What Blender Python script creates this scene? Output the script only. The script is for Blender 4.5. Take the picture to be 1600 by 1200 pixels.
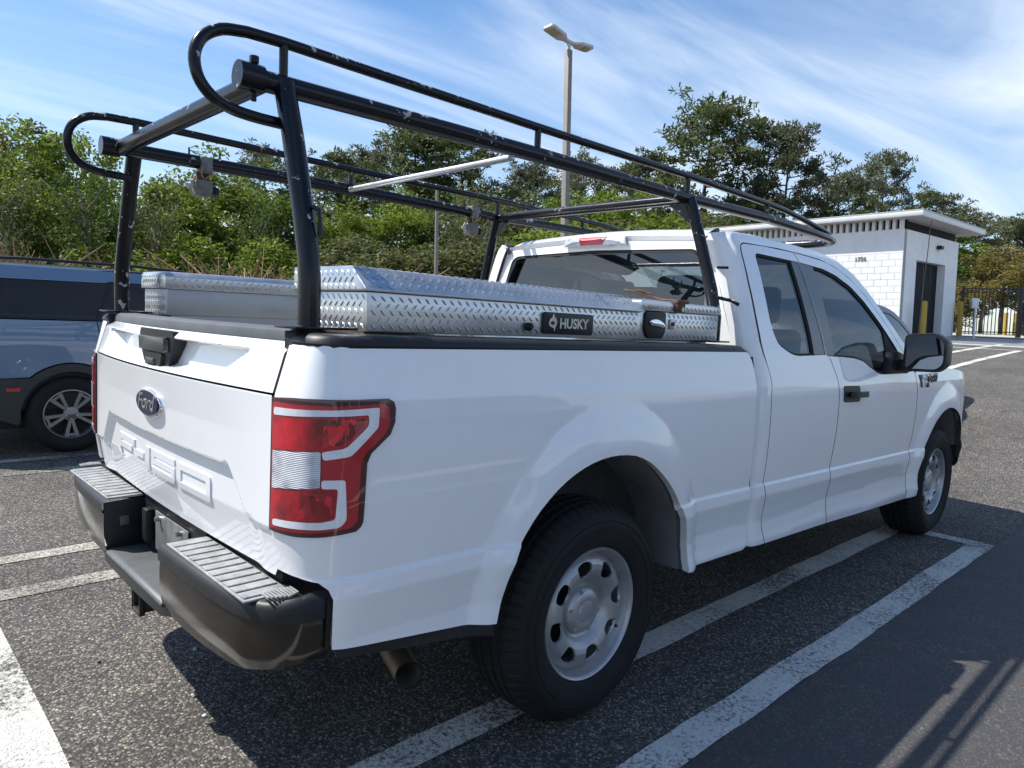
import bpy, bmesh, math, random
import numpy as np
from mathutils import Vector, Matrix, Euler
from mathutils.geometry import tessellate_polygon
for o in list(bpy.data.objects): bpy.data.objects.remove(o)
scene = bpy.context.scene
COL = scene.collection
PI = math.pi
R = math.radians

# ------------------------------------------------------------------ camera
CAM = Vector((-1.8936, -2.5047, 1.4021))
YAW, PIT, ROL = R(46.394), R(-5.331), R(2.560)
FWD = Vector((math.cos(YAW)*math.cos(PIT), math.sin(YAW)*math.cos(PIT), math.sin(PIT)))
_r = FWD.cross(Vector((0, 0, 1))).normalized(); _u = _r.cross(FWD)
RGT = math.cos(ROL)*_r + math.sin(ROL)*_u
UPV = -math.sin(ROL)*_r + math.cos(ROL)*_u
cam_d = bpy.data.cameras.new('camera'); cam = bpy.data.objects.new('camera', cam_d); COL.objects.link(cam)
cam_d.sensor_width = 36.0; cam_d.lens = 1121.9/1600*36; cam_d.clip_start = 0.05; cam_d.clip_end = 2000
cam.matrix_world = Matrix(((RGT.x, UPV.x, -FWD.x, CAM.x), (RGT.y, UPV.y, -FWD.y, CAM.y), (RGT.z, UPV.z, -FWD.z, CAM.z), (0, 0, 0, 1)))
scene.camera = cam

# ------------------------------------------------------------------ sun, sky, exposure
SUNV = Vector((-0.46, 0.605, 1.0)).normalized()          # towards the sun
sun_d = bpy.data.lights.new('sun', 'SUN'); sun = bpy.data.objects.new('sun', sun_d); COL.objects.link(sun)
sun_d.energy = 5.0; sun_d.angle = R(0.53); sun_d.color = (1.0, 0.955, 0.88)
sun.rotation_euler = (-SUNV).to_track_quat('-Z', 'Y').to_euler(); sun.location = (-20, 26, 40)
world = bpy.data.worlds.new('World'); scene.world = world; world.use_nodes = True
def build_world():
    nt = world.node_tree; nt.nodes.clear(); N = nt.nodes.new; L = nt.links.new
    out = N('ShaderNodeOutputWorld'); bg = N('ShaderNodeBackground'); bg.inputs['Strength'].default_value = 0.15
    sky = N('ShaderNodeTexSky'); sky.sky_type = 'NISHITA'; sky.sun_disc = False
    sky.sun_elevation = math.asin(SUNV.z); sky.sun_rotation = math.atan2(SUNV.x, SUNV.y)
    sky.air_density = 1.0; sky.dust_density = 0.6; sky.ozone_density = 2.2; sky.altitude = 0
    tc = N('ShaderNodeTexCoord'); sep = N('ShaderNodeSeparateXYZ'); L(tc.outputs['Generated'], sep.inputs[0])
    zc = N('ShaderNodeMath'); zc.operation = 'MAXIMUM'; zc.inputs[1].default_value = 0.0; L(sep.outputs['Z'], zc.inputs[0])
    za = N('ShaderNodeMath'); za.operation = 'ADD'; za.inputs[1].default_value = 0.10; L(zc.outputs[0], za.inputs[0])
    dx = N('ShaderNodeMath'); dx.operation = 'DIVIDE'; L(sep.outputs['X'], dx.inputs[0]); L(za.outputs[0], dx.inputs[1])
    dy = N('ShaderNodeMath'); dy.operation = 'DIVIDE'; L(sep.outputs['Y'], dy.inputs[0]); L(za.outputs[0], dy.inputs[1])
    cmb = N('ShaderNodeCombineXYZ'); L(dx.outputs[0], cmb.inputs[0]); L(dy.outputs[0], cmb.inputs[1])
    def layer(rot, sx, sy, scale, detail, lo, hi, dist, seed):
        mp = N('ShaderNodeMapping'); mp.inputs['Rotation'].default_value = (0, 0, R(rot)); mp.inputs['Scale'].default_value = (sx, sy, 1)
        mp.inputs['Location'].default_value = (seed, seed*.7, 0)
        L(cmb.outputs[0], mp.inputs['Vector'])
        nz = N('ShaderNodeTexNoise'); nz.inputs['Scale'].default_value = scale; nz.inputs['Detail'].default_value = detail
        nz.inputs['Roughness'].default_value = 0.58; nz.inputs['Distortion'].default_value = dist
        L(mp.outputs[0], nz.inputs['Vector'])
        mr = N('ShaderNodeMapRange'); mr.interpolation_type = 'SMOOTHSTEP'
        mr.inputs['From Min'].default_value = lo; mr.inputs['From Max'].default_value = hi
        L(nz.outputs['Fac'], mr.inputs['Value']); return mr.outputs[0]
    a = layer(75, 0.34, 1.6, 1.0, 10, 0.42, 0.74, 0.6, 9.4)     # long thin streaks
    b = layer(10, 0.6, 1.0, 0.60, 9, 0.45, 0.72, 0.4, 4.6)     # broad veils
    # clouds thicken low over the horizon
    hz = N('ShaderNodeMapRange'); hz.inputs['From Min'].default_value = 0.0; hz.inputs['From Max'].default_value = 0.45
    hz.inputs['To Min'].default_value = 0.40; hz.inputs['To Max'].default_value = 0.0; L(zc.outputs[0], hz.inputs['Value'])
    mx = N('ShaderNodeMath'); mx.operation = 'MULTIPLY_ADD'; mx.inputs[1].default_value = 0.62; L(a, mx.inputs[0]); L(hz.outputs[0], mx.inputs[2])
    my = N('ShaderNodeMath'); my.operation = 'MULTIPLY_ADD'; my.inputs[1].default_value = 0.55; L(b, my.inputs[0]); L(mx.outputs[0], my.inputs[2])
    cl = N('ShaderNodeMath'); cl.operation = 'MINIMUM'; cl.inputs[1].default_value = 0.92; L(my.outputs[0], cl.inputs[0])
    gm = N('ShaderNodeMix'); gm.data_type = 'RGBA'; gm.blend_type = 'MIX'
    hsv = N('ShaderNodeHueSaturation'); hsv.inputs['Saturation'].default_value = 1.30; hsv.inputs['Value'].default_value = .80; hsv.inputs['Hue'].default_value = .501; L(sky.outputs[0], hsv.inputs['Color'])
    L(cl.outputs[0], gm.inputs['Factor']); L(hsv.outputs[0], gm.inputs['A']); gm.inputs['B'].default_value = (4.5, 5.0, 5.7, 1)
    L(gm.outputs['Result'], bg.inputs['Color']); L(bg.outputs[0], out.inputs['Surface'])
build_world()
vs = scene.view_settings; vs.view_transform = 'Standard'; vs.look = 'None'; vs.gamma = 1.0; vs.exposure = 0.53; vs.use_curve_mapping = False
scene.render.resolution_x = 1024; scene.render.resolution_y = 768

# ------------------------------------------------------------------ helpers
def ray_at(px, py, depth):
    """point seen at photo pixel (1600x1200) at a depth along the view axis: used to measure where far things stand"""
    return CAM + depth*(FWD + RGT*((px-800)/1121.9) - UPV*((py-600)/1121.9))
_soft = lambda t, k: math.log1p(math.exp(-abs(t)/k))*k + max(t, 0)
def ground_z(x, y):
    """the lot is level round the truck and climbs gently past its nose"""
    t = _soft(x-6.0, 0.6) - _soft(-6.0-6.0, 0.6)
    return 1.72*(1-math.exp(-t/12.5))
def tag(o, label=None, cat=None, group=None, kind=None):
    if label: o['label'] = label
    if cat: o['category'] = cat
    if group: o['group'] = group
    if kind: o['kind'] = kind
    return o
def empty(name, loc=(0, 0, 0), parent=None):
    o = bpy.data.objects.new(name, None); COL.objects.link(o); o.location = loc; o.empty_display_size = .2
    if parent: o.parent = parent
    return o
def link(name, me, mat, parent=None):
    o = bpy.data.objects.new(name, me); COL.objects.link(o)
    if mat is not None and not me.materials: me.materials.append(mat)
    if parent is not None: o.parent = parent
    return o
def mesh_obj(name, verts, faces, mat, parent=None, smooth=False, angle=None):
    me = bpy.data.meshes.new(name); me.from_pydata([tuple(v) for v in verts], [], faces); me.update()
    if smooth:
        me.polygons.foreach_set('use_smooth', [True]*len(me.polygons))
        if angle: me.set_sharp_from_angle(angle=R(angle))
    return link(name, me, mat, parent)
def bm_obj(name, bm, mat, parent=None, smooth=False, angle=40):
    me = bpy.data.meshes.new(name); bm.normal_update(); bm.to_mesh(me); bm.free()
    if smooth:
        me.polygons.foreach_set('use_smooth', [True]*len(me.polygons)); me.set_sharp_from_angle(angle=R(angle))
    return link(name, me, mat, parent)
class MB:
    """collects simple solids into one mesh"""
    def __init__(s): s.v = []; s.f = []
    def add(s, verts, faces):
        b = len(s.v); s.v += [tuple(p) for p in verts]; s.f += [tuple(i+b for i in f) for f in faces]; return s
    def box(s, x0, x1, y0, y1, z0, z1, M=None):
        vs_ = [Vector((x, y, z)) for x in (x0, x1) for y in (y0, y1) for z in (z0, z1)]
        if M is not None: vs_ = [M @ v for v in vs_]
        return s.add(vs_, [(0, 1, 3, 2), (4, 6, 7, 5), (0, 4, 5, 1), (2, 3, 7, 6), (0, 2, 6, 4), (1, 5, 7, 3)])
    def tube(s, pts, rad, seg=10, cap=True):
        pts = [Vector(p) for p in pts]; n = len(pts)
        rads = rad if isinstance(rad, (list, tuple)) else [rad]*n
        t0 = (pts[1]-pts[0]).normalized(); a = t0.cross(Vector((0, 0, 1)))
        if a.length < .05: a = t0.cross(Vector((1, 0, 0)))
        a.normalize(); vv = []; ff = []
        for i in range(n):
            if i == 0: t = t0
            elif i == n-1: t = (pts[-1]-pts[-2]).normalized()
            else: t = ((pts[i+1]-pts[i]).normalized()+(pts[i]-pts[i-1]).normalized()).normalized()
            a = (a - t*a.dot(t)).normalized(); b = t.cross(a)
            for k in range(seg):
                w = 2*PI*k/seg; vv.append(pts[i]+(a*math.cos(w)+b*math.sin(w))*rads[i])
        for i in range(n-1):
            for k in range(seg):
                k2 = (k+1) % seg; ff.append((i*seg+k, i*seg+k2, (i+1)*seg+k2, (i+1)*seg+k))
        if cap:
            ff.append(tuple(reversed(range(seg)))); ff.append(tuple((n-1)*seg+k for k in range(seg)))
        return s.add(vv, ff)
    def prism(s, poly, fn0, fn1):
        """poly 2d loop; fn0/fn1 map (u,v) to the two end faces"""
        n = len(poly); vv = [fn0(*p) for p in poly]+[fn1(*p) for p in poly]
        ff = [tuple(range(n)), tuple(reversed(range(n, 2*n)))]+[(i, i+n, (i+1) % n+n, (i+1) % n) for i in range(n)]
        return s.add(vv, ff)
    def obj(s, name, mat, parent=None, smooth=False, angle=40, bevel=0, bseg=2):
        bm = bmesh.new(); vv = [bm.verts.new(v) for v in s.v]
        for f in s.f:
            try: bm.faces.new([vv[i] for i in f])
            except ValueError: pass
        bmesh.ops.recalc_face_normals(bm, faces=bm.faces)
        if bevel:
            es = [e for e in bm.edges if len(e.link_faces) == 2 and e.calc_face_angle(0) > R(28)]
            bmesh.ops.bevel(bm, geom=es, offset=bevel, segments=bseg, profile=.5, affect='EDGES', clamp_overlap=True)
            smooth = True
        return bm_obj(name, bm, mat, parent, smooth, angle)
def lathe(profile, seg, axis_fn, close=False):
    """profile: list of (radius, axial); axis_fn(c, s, radius, axial)->point"""
    vv = []; ff = []; n = len(profile)
    for k in range(seg):
        w = 2*PI*k/seg; c, s = math.cos(w), math.sin(w)
        for r, a in profile: vv.append(axis_fn(c, s, r, a))
    for k in range(seg):
        k2 = (k+1) % seg
        for i in range(n-1): ff.append((k*n+i, k*n+i+1, k2*n+i+1, k2*n+i))
    return vv, ff
def arc_pts(c, r, a0, a1, n): return [(c[0]+r*math.cos(R(a0+(a1-a0)*i/n)), c[1]+r*math.sin(R(a0+(a1-a0)*i/n))) for i in range(n+1)]
def round_poly(pts, r, n=4):
    """round the corners of a 2d polygon"""
    out = []; m = len(pts); rr = r if isinstance(r, (list, tuple)) else [r]*m
    for i in range(m):
        p = Vector(pts[i]); a = Vector(pts[i-1])-p; b = Vector(pts[(i+1) % m])-p
        d = min(rr[i], a.length*.45, b.length*.45)
        if d < 1e-5: out.append((p.x, p.y)); continue
        p0 = p+a.normalized()*d; p1 = p+b.normalized()*d
        for k in range(n+1):
            t = k/n; q = p0*(1-t)**2+p*2*t*(1-t)+p1*t*t; out.append((q.x, q.y))
    return out
def smooth_path(pts, n=4, closed=False):
    """Catmull-Rom through points (tuples of any size)"""
    P = [np.array(p, float) for p in pts]; m = len(P); out = []
    for i in range(m if closed else m-1):
        p0 = P[i-1] if (i > 0 or closed) else 2*P[0]-P[1]; p1 = P[i]; p2 = P[(i+1) % m]
        p3 = P[(i+2) % m] if (i+2 < m or closed) else 2*P[-1]-P[-2]
        for k in range(n):
            t = k/n; out.append(tuple(.5*((2*p1)+(p2-p0)*t+(2*p0-5*p1+4*p2-p3)*t*t+(3*p1-p0-3*p2+p3)*t**3)))
    if not closed: out.append(tuple(P[-1]))
    return out
def panel(name, loops, fn, mat, parent=None, step=.05, depth=.012, off=0.0, sign=1, stepv=None, edge_mat=None, cuts=()):
    """a curved sheet: outline (first loop) and holes in (u,v), cut into a fine grid and laid on the surface fn(u,v);
    its rim is turned inwards by depth so that panel gaps read as real gaps"""
    flat = [p for lp in loops for p in lp]
    tris = tessellate_polygon([[Vector((p[0], p[1], 0)) for p in lp] for lp in loops])
    bm = bmesh.new(); vv = [bm.verts.new((p[0], p[1], 0)) for p in flat]
    for t in tris:
        if len(set(t)) == 3:
            try: bm.faces.new([vv[i] for i in t])
            except ValueError: pass
    us = [p[0] for p in flat]; vs_ = [p[1] for p in flat]
    for ax, lo, hi, st in ((0, min(us), max(us), step), (1, min(vs_), max(vs_), stepv or step)):
        k = math.ceil((lo+1e-4)/st)
        while k*st < hi-1e-4:
            co = Vector((k*st, 0, 0)) if ax == 0 else Vector((0, k*st, 0)); no = Vector((1, 0, 0)) if ax == 0 else Vector((0, 1, 0))
            bmesh.ops.bisect_plane(bm, geom=bm.verts[:]+bm.edges[:]+bm.faces[:], dist=1e-5, plane_co=co, plane_no=no); k += 1
    for (cu, cv), (nu_, nv_) in cuts:
        bmesh.ops.bisect_plane(bm, geom=bm.verts[:]+bm.edges[:]+bm.faces[:], dist=1e-5, plane_co=Vector((cu, cv, 0)), plane_no=Vector((nu_, nv_, 0)).normalized())
    nrm = {}; h = 2e-3
    bm.verts.index_update()
    for v in bm.verts:
        u, w = v.co.x, v.co.y
        p = Vector(fn(u, w)); du = Vector(fn(u+h, w))-Vector(fn(u-h, w)); dv = Vector(fn(u, w+h))-Vector(fn(u, w-h))
        n = du.cross(dv); n = n.normalized()*sign if n.length > 1e-12 else Vector((0, 0, 1))
        v.co = p+n*off; nrm[v] = n
    for f in bm.faces:
        f.normal_update(); n = nrm[f.verts[0]]+nrm[f.verts[1]]+nrm[f.verts[2]]
        if f.normal.dot(n) < 0: f.normal_flip()
    main = set(bm.faces); bnd = [e for e in bm.edges if len(e.link_faces) == 1]
    if depth:
        low = {}
        for e in bnd:
            for v in e.verts:
                if v not in low: low[v] = bm.verts.new(v.co-nrm[v]*depth)
        for e in bnd:
            lp = e.link_loops[0]; a, b = lp.vert, lp.link_loop_next.vert
            try: bm.faces.new((b, a, low[a], low[b]))
            except ValueError: pass
    bm.normal_update(); bm.faces.index_update()
    nl = []; mi = []
    for f in bm.faces:
        m = f in main; mi.append(0 if m else 1)
        for lp in f.loops: nl.append(tuple(nrm[lp.vert]) if m else tuple(f.normal))
    me = bpy.data.meshes.new(name); bm.to_mesh(me); bm.free()
    me.polygons.foreach_set('use_smooth', [True]*len(me.polygons))
    me.normals_split_custom_set(nl)
    me.materials.append(mat)
    if edge_mat is not None:
        me.materials.append(edge_mat); me.polygons.foreach_set('material_index', mi)
    return link(name, me, None, parent)
def text_obj(name, body_, size, mat, parent, M, extrude=.002, bold=0.0, xs=1.0):
    cu = bpy.data.curves.new(name, 'FONT'); cu.body = body_; cu.size = size; cu.extrude = extrude; cu.align_x = 'CENTER'; cu.align_y = 'CENTER'; cu.offset = bold
    cu.resolution_u = 3
    tmp = bpy.data.objects.new('tmp', cu); COL.objects.link(tmp)
    dg = bpy.context.evaluated_depsgraph_get(); me = bpy.data.meshes.new_from_object(tmp.evaluated_get(dg))
    bpy.data.objects.remove(tmp); bpy.data.curves.remove(cu)
    me.transform(M @ Matrix.Diagonal((xs, 1, 1, 1))); me.name = name
    me.materials.clear()
    return link(name, me, mat, parent)
def copy_tree(o, parent=None):
    c = o.copy(); COL.objects.link(c); c.parent = parent
    for ch in KIDS.get(o.name, []): copy_tree(ch, c)
    return c
KIDS = {}
def index_kids(root):
    KIDS[root.name] = [o for o in bpy.data.objects if o.parent == root]
    for o in KIDS[root.name]: index_kids(o)
# ------------------------------------------------------------------ materials
def mat_new(name):
    m = bpy.data.materials.new(name); m.use_nodes = True; nt = m.node_tree; b = nt.nodes['Principled BSDF']; return m, nt, b
def pbr(name, col, rough=.5, metal=0.0, coat=0.0, spec=None, var=0.0, vscale=8.0, bump=0.0, bscale=200.0, coat_rough=.03, rvar=0.0):
    m, nt, b = mat_new(name); b.inputs['Base Color'].default_value = (*col, 1); b.inputs['Roughness'].default_value = rough
    b.inputs['Metallic'].default_value = metal; b.inputs['Coat Weight'].default_value = coat; b.inputs['Coat Roughness'].default_value = coat_rough
    if spec is not None: b.inputs['Specular IOR Level'].default_value = spec
    N = nt.nodes.new; L = nt.links.new
    tc = N('ShaderNodeTexCoord')
    if var or rvar:
        nz = N('ShaderNodeTexNoise'); nz.inputs['Scale'].default_value = vscale; nz.inputs['Detail'].default_value = 6; nz.inputs['Roughness'].default_value = .65
        L(tc.outputs['Object'], nz.inputs['Vector'])
        if var:
            mr = N('ShaderNodeMapRange'); mr.inputs['From Min'].default_value = .25; mr.inputs['From Max'].default_value = .75
            mr.inputs['To Min'].default_value = 1-var; mr.inputs['To Max'].default_value = 1+var; L(nz.outputs['Fac'], mr.inputs['Value'])
            mx = N('ShaderNodeMix'); mx.data_type = 'RGBA'; mx.blend_type = 'MULTIPLY'; mx.inputs['Factor'].default_value = 1
            mx.inputs['A'].default_value = (*col, 1); L(mr.outputs[0], mx.inputs['B']); L(mx.outputs['Result'], b.inputs['Base Color'])
        if rvar:
            m2 = N('ShaderNodeMapRange'); m2.inputs['From Min'].default_value = .3; m2.inputs['From Max'].default_value = .7
            m2.inputs['To Min'].default_value = max(0, rough-rvar); m2.inputs['To Max'].default_value = rough+rvar; L(nz.outputs['Fac'], m2.inputs['Value']); L(m2.outputs[0], b.inputs['Roughness'])
    if bump:
        n2 = N('ShaderNodeTexNoise'); n2.inputs['Scale'].default_value = bscale; n2.inputs['Detail'].default_value = 3; L(tc.outputs['Object'], n2.inputs['Vector'])
        bp = N('ShaderNodeBump'); bp.inputs['Strength'].default_value = bump; bp.inputs['Distance'].default_value = .01; L(n2.outputs['Fac'], bp.inputs['Height']); L(bp.outputs[0], b.inputs['Normal'])
    return m
def glass_mat(name, tint, refl_min=.06, refl_col=(1, 1, 1)):
    """thin tinted pane: see-through with a mirror-like share that grows at grazing angles"""
    m = bpy.data.materials.new(name); m.use_nodes = True; nt = m.node_tree; nt.nodes.clear(); N = nt.nodes.new; L = nt.links.new
    out = N('ShaderNodeOutputMaterial'); mix = N('ShaderNodeMixShader'); tr = N('ShaderNodeBsdfTransparent'); gl = N('ShaderNodeBsdfGlossy'); lw = N('ShaderNodeFresnel')
    lw.inputs['IOR'].default_value = 1.5; tr.inputs['Color'].default_value = (*tint, 1); gl.inputs['Roughness'].default_value = .01; gl.inputs['Color'].default_value = (*refl_col, 1)
    mr = N('ShaderNodeMapRange'); mr.inputs['To Min'].default_value = refl_min; mr.inputs['To Max'].default_value = 1.0; L(lw.outputs[0], mr.inputs['Value'])
    L(mr.outputs[0], mix.inputs[0]); L(tr.outputs[0], mix.inputs[1]); L(gl.outputs[0], mix.inputs[2]); L(mix.outputs[0], out.inputs[0]); return m
M = {}
def paint(name, col, rough=.32, dirt=.05):
    m, nt, b = mat_new(name); N = nt.nodes.new; L = nt.links.new
    tc = N('ShaderNodeTexCoord'); nz = N('ShaderNodeTexNoise'); nz.inputs['Scale'].default_value = 3.5; nz.inputs['Detail'].default_value = 9; nz.inputs['Roughness'].default_value = .7
    L(tc.outputs['Object'], nz.inputs['Vector'])
    da = N('ShaderNodeMapRange'); da.inputs['From Min'].default_value = .45; da.inputs['From Max'].default_value = .8; da.inputs['To Max'].default_value = dirt*6; L(nz.outputs['Fac'], da.inputs['Value'])
    d2 = N('ShaderNodeMath'); d2.operation = 'MULTIPLY'; d2.inputs[1].default_value = .32; L(da.outputs[0], d2.inputs[0])
    mx = N('ShaderNodeMix'); mx.data_type = 'RGBA'; L(d2.outputs[0], mx.inputs['Factor']); mx.inputs['A'].default_value = (*col, 1); mx.inputs['B'].default_value = (.36, .33, .29, 1)
    L(mx.outputs['Result'], b.inputs['Base Color'])
    b.inputs['Roughness'].default_value = rough; b.inputs['Coat Weight'].default_value = 1.0; b.inputs['Coat Roughness'].default_value = .008; b.inputs['Coat IOR'].default_value = 1.5
    # very slight waviness of pressed sheet metal
    n2 = N('ShaderNodeTexNoise'); n2.inputs['Scale'].default_value = 2.2; n2.inputs['Detail'].default_value = 1; L(tc.outputs['Object'], n2.inputs['Vector'])
    bp = N('ShaderNodeBump'); bp.inputs['Strength'].default_value = .035; bp.inputs['Distance'].default_value = .02; L(n2.outputs['Fac'], bp.inputs['Height'])
    L(bp.outputs[0], b.inputs['Coat Normal']); return m
M['white'] = paint('white_paint', (.84, .85, .86))
M['gap'] = pbr('panel_gap', (.05, .05, .055), .7)
M['black'] = pbr('black_plastic', (.014, .015, .017), .45, spec=.35, var=.25, vscale=14, bump=.05, bscale=600)
M['blackmat'] = pbr('black_matte', (.012, .012, .013), .75)
M['trim'] = pbr('gloss_black_trim', (.045, .048, .052), .32, coat=.3)
M['cap_grey'] = pbr('weathered_cap', (.085, .09, .095), .5, var=.3, vscale=9, bump=.05, bscale=500)
M['step'] = pbr('worn_step_pad', (.26, .265, .27), .6, var=.45, vscale=22, bump=.1, bscale=350)
M['bumper'] = pbr('dark_bumper', (.060, .054, .047), .13, metal=.75, var=.18, vscale=5, rvar=.07)
M['liner'] = pbr('wheel_liner', (.115, .115, .12), .7, var=.3, vscale=6, bump=.15, bscale=60)
M['under'] = pbr('underbody', (.02, .02, .02), .85, var=.4, vscale=10)
M['rubber'] = pbr('tyre_rubber', (.010, .010, .0115), .75, spec=.35, var=.35, vscale=9, bump=.06, bscale=250)
M['steel'] = pbr('wheel_silver', (.40, .40, .405), .38, metal=.55, var=.16, vscale=16, rvar=.1)
M['exh'] = pbr('exhaust_metal', (.22, .18, .14), .55, metal=.7, var=.3, vscale=12)
M['rust'] = pbr('rusty_metal', (.11, .058, .036), .8, var=.5, vscale=40, bump=.2, bscale=120)
M['plate'] = pbr('dirty_steel', (.26, .255, .25), .45, metal=.6, var=.6, vscale=7)
M['chrome'] = pbr('chrome', (.75, .76, .78), .08, metal=1)
M['emblem'] = pbr('emblem_blue', (.004, .010, .045), .25, spec=.3)
M['glass'] = glass_mat('tinted_side_glass', (.10, .11, .12), .04, (.62, .64, .68))
M['rglass'] = glass_mat('rear_glass', (.24, .30, .32), .06)
M['wglass'] = glass_mat('windshield_glass', (.72, .80, .80), .05)
M['seat'] = pbr('grey_seat_cloth', (.33, .36, .36), .85, var=.15, vscale=30, bump=.1, bscale=500)
M['interior'] = pbr('dark_interior', (.055, .056, .06), .8)
M['headliner'] = pbr('headliner', (.33, .34, .34), .9)
M['mirror'] = pbr('mirror_glass', (.36, .38, .42), .03, metal=1)
M['hooks'] = pbr('bare_metal', (.45, .45, .44), .35, metal=.9, var=.3, vscale=30)
M['wire'] = pbr('tan_wire', (.30, .25, .16), .6)
M['bed'] = pbr('bed_white_dusty', (.42, .42, .41), .7, var=.3, vscale=5)
def lens(name, col, rough=.08, emis=0):
    m, nt, b = mat_new(name); b.inputs['Base Color'].default_value = (*col, 1); b.inputs['Roughness'].default_value = .35; b.inputs['Coat Weight'].default_value = 1; b.inputs['Coat Roughness'].default_value = rough*.3
    return m
M['red_dark'] = lens('red_lens_dark', (.05, .002, .006))
def ribbed(name, c0, c1, scale, axis='Z', metal=0.0):
    m, nt, b = mat_new(name); N = nt.nodes.new; L = nt.links.new
    tc = N('ShaderNodeTexCoord'); wv = N('ShaderNodeTexWave'); wv.bands_direction = axis; wv.inputs['Scale'].default_value = scale; wv.inputs['Distortion'].default_value = .4; wv.inputs['Detail'].default_value = 1
    L(tc.outputs['Object'], wv.inputs['Vector'])
    nz = N('ShaderNodeTexVoronoi'); nz.inputs['Scale'].default_value = 26; L(tc.outputs['Object'], nz.inputs['Vector'])
    ad = N('ShaderNodeMath'); ad.operation = 'MULTIPLY'; L(wv.outputs['Fac'], ad.inputs[0]); L(nz.outputs['Distance'], ad.inputs[1])
    mr = N('ShaderNodeMapRange'); mr.inputs['From Max'].default_value = .5; L(ad.outputs[0], mr.inputs['Value'])
    mx = N('ShaderNodeMix'); mx.data_type = 'RGBA'; L(mr.outputs[0], mx.inputs['Factor']); mx.inputs['A'].default_value = (*c0, 1); mx.inputs['B'].default_value = (*c1, 1)
    L(mx.outputs['Result'], b.inputs['Base Color']); b.inputs['Roughness'].default_value = .3; b.inputs['Metallic'].default_value = metal
    bp = N('ShaderNodeBump'); bp.inputs['Strength'].default_value = .5; bp.inputs['Distance'].default_value = .004; L(wv.outputs['Fac'], bp.inputs['Height']); L(bp.outputs[0], b.inputs['Normal'])
    b.inputs['Coat Weight'].default_value = 1; b.inputs['Coat Roughness'].default_value = .03; return m
M['red'] = pbr('red_lens', (.44, .005, .016), .25, coat=1, var=.85, vscale=13, coat_rough=.02)
M['redflat'] = lens('red_lens_bright', (.40, .005, .014))
M['clear'] = ribbed('clear_lens', (.30, .32, .36), (.85, .86, .88), 70, 'Z', .25)
def facets(name, stops, scale):
    m, nt, b = mat_new(name); N = nt.nodes.new; L = nt.links.new; tc = N('ShaderNodeTexCoord')
    mp = N('ShaderNodeMapping'); mp.inputs['Rotation'].default_value = (.5, .3, .4); mp.inputs['Scale'].default_value = (1, 1, .55); L(tc.outputs['Object'], mp.inputs['Vector'])
    v = N('ShaderNodeTexVoronoi'); v.distance = 'MANHATTAN'; v.inputs['Scale'].default_value = scale; L(mp.outputs[0], v.inputs['Vector']); sc = N('ShaderNodeSeparateColor'); L(v.outputs['Color'], sc.inputs[0])
    cr = N('ShaderNodeValToRGB'); e = cr.color_ramp.elements; e[0].color = (*stops[0], 1); e[1].color = (*stops[-1], 1); x = e.new(.5); x.color = (*stops[1], 1); L(sc.outputs[0], cr.inputs[0]); L(cr.outputs[0], b.inputs['Base Color'])
    b.inputs['Roughness'].default_value = .3; b.inputs['Coat Weight'].default_value = 1; b.inputs['Coat Roughness'].default_value = .02
    bp = N('ShaderNodeBump'); bp.inputs['Strength'].default_value = .4; bp.inputs['Distance'].default_value = .006; L(v.outputs['Distance'], bp.inputs['Height']); L(bp.outputs[0], b.inputs['Normal']); return m
M['facet'] = facets('red_reflector', ((.10, .002, .004), (.38, .004, .012), (.75, .02, .03)), 52)
M['clear2'] = facets('clear_reflector', ((.25, .30, .38), (.62, .66, .74), (.9, .92, .95)), 60)
M['redbright'] = lens('red_lens_high', (.58, .010, .014))
M['clampmetal'] = pbr('dull_clamp_metal', (.16, .15, .135), .55, metal=.4, var=.5, vscale=30)
M['strip'] = pbr('silver_strip', (.72, .74, .77), .35, coat=1, var=.1, vscale=60)
def aluminium(name, col=(.70, .71, .72), rough=.30):
    m, nt, b = mat_new(name); N = nt.nodes.new; L = nt.links.new
    tc = N('ShaderNodeTexCoord'); nz = N('ShaderNodeTexNoise'); nz.inputs['Scale'].default_value = 6; nz.inputs['Detail'].default_value = 8; nz.inputs['Roughness'].default_value = .7
    L(tc.outputs['Object'], nz.inputs['Vector'])
    mr = N('ShaderNodeMapRange'); mr.inputs['From Min'].default_value = .3; mr.inputs['From Max'].default_value = .7; mr.inputs['To Min'].default_value = rough-.1; mr.inputs['To Max'].default_value = rough+.14
    L(nz.outputs['Fac'], mr.inputs['Value']); L(mr.outputs[0], b.inputs['Roughness'])
    cr = N('ShaderNodeMix'); cr.data_type = 'RGBA'; L(nz.outputs['Fac'], cr.inputs['Factor']); cr.inputs['A'].default_value = (col[0]*.72, col[1]*.72, col[2]*.72, 1); cr.inputs['B'].default_value = (*col, 1)
    L(cr.outputs['Result'], b.inputs['Base Color']); b.inputs['Metallic'].default_value = .92; return m
M['alu'] = aluminium('tread_plate_aluminium')
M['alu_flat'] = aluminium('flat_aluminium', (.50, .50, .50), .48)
M['alu_pole'] = aluminium('aluminium_pole', (.78, .78, .78), .36)
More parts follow.
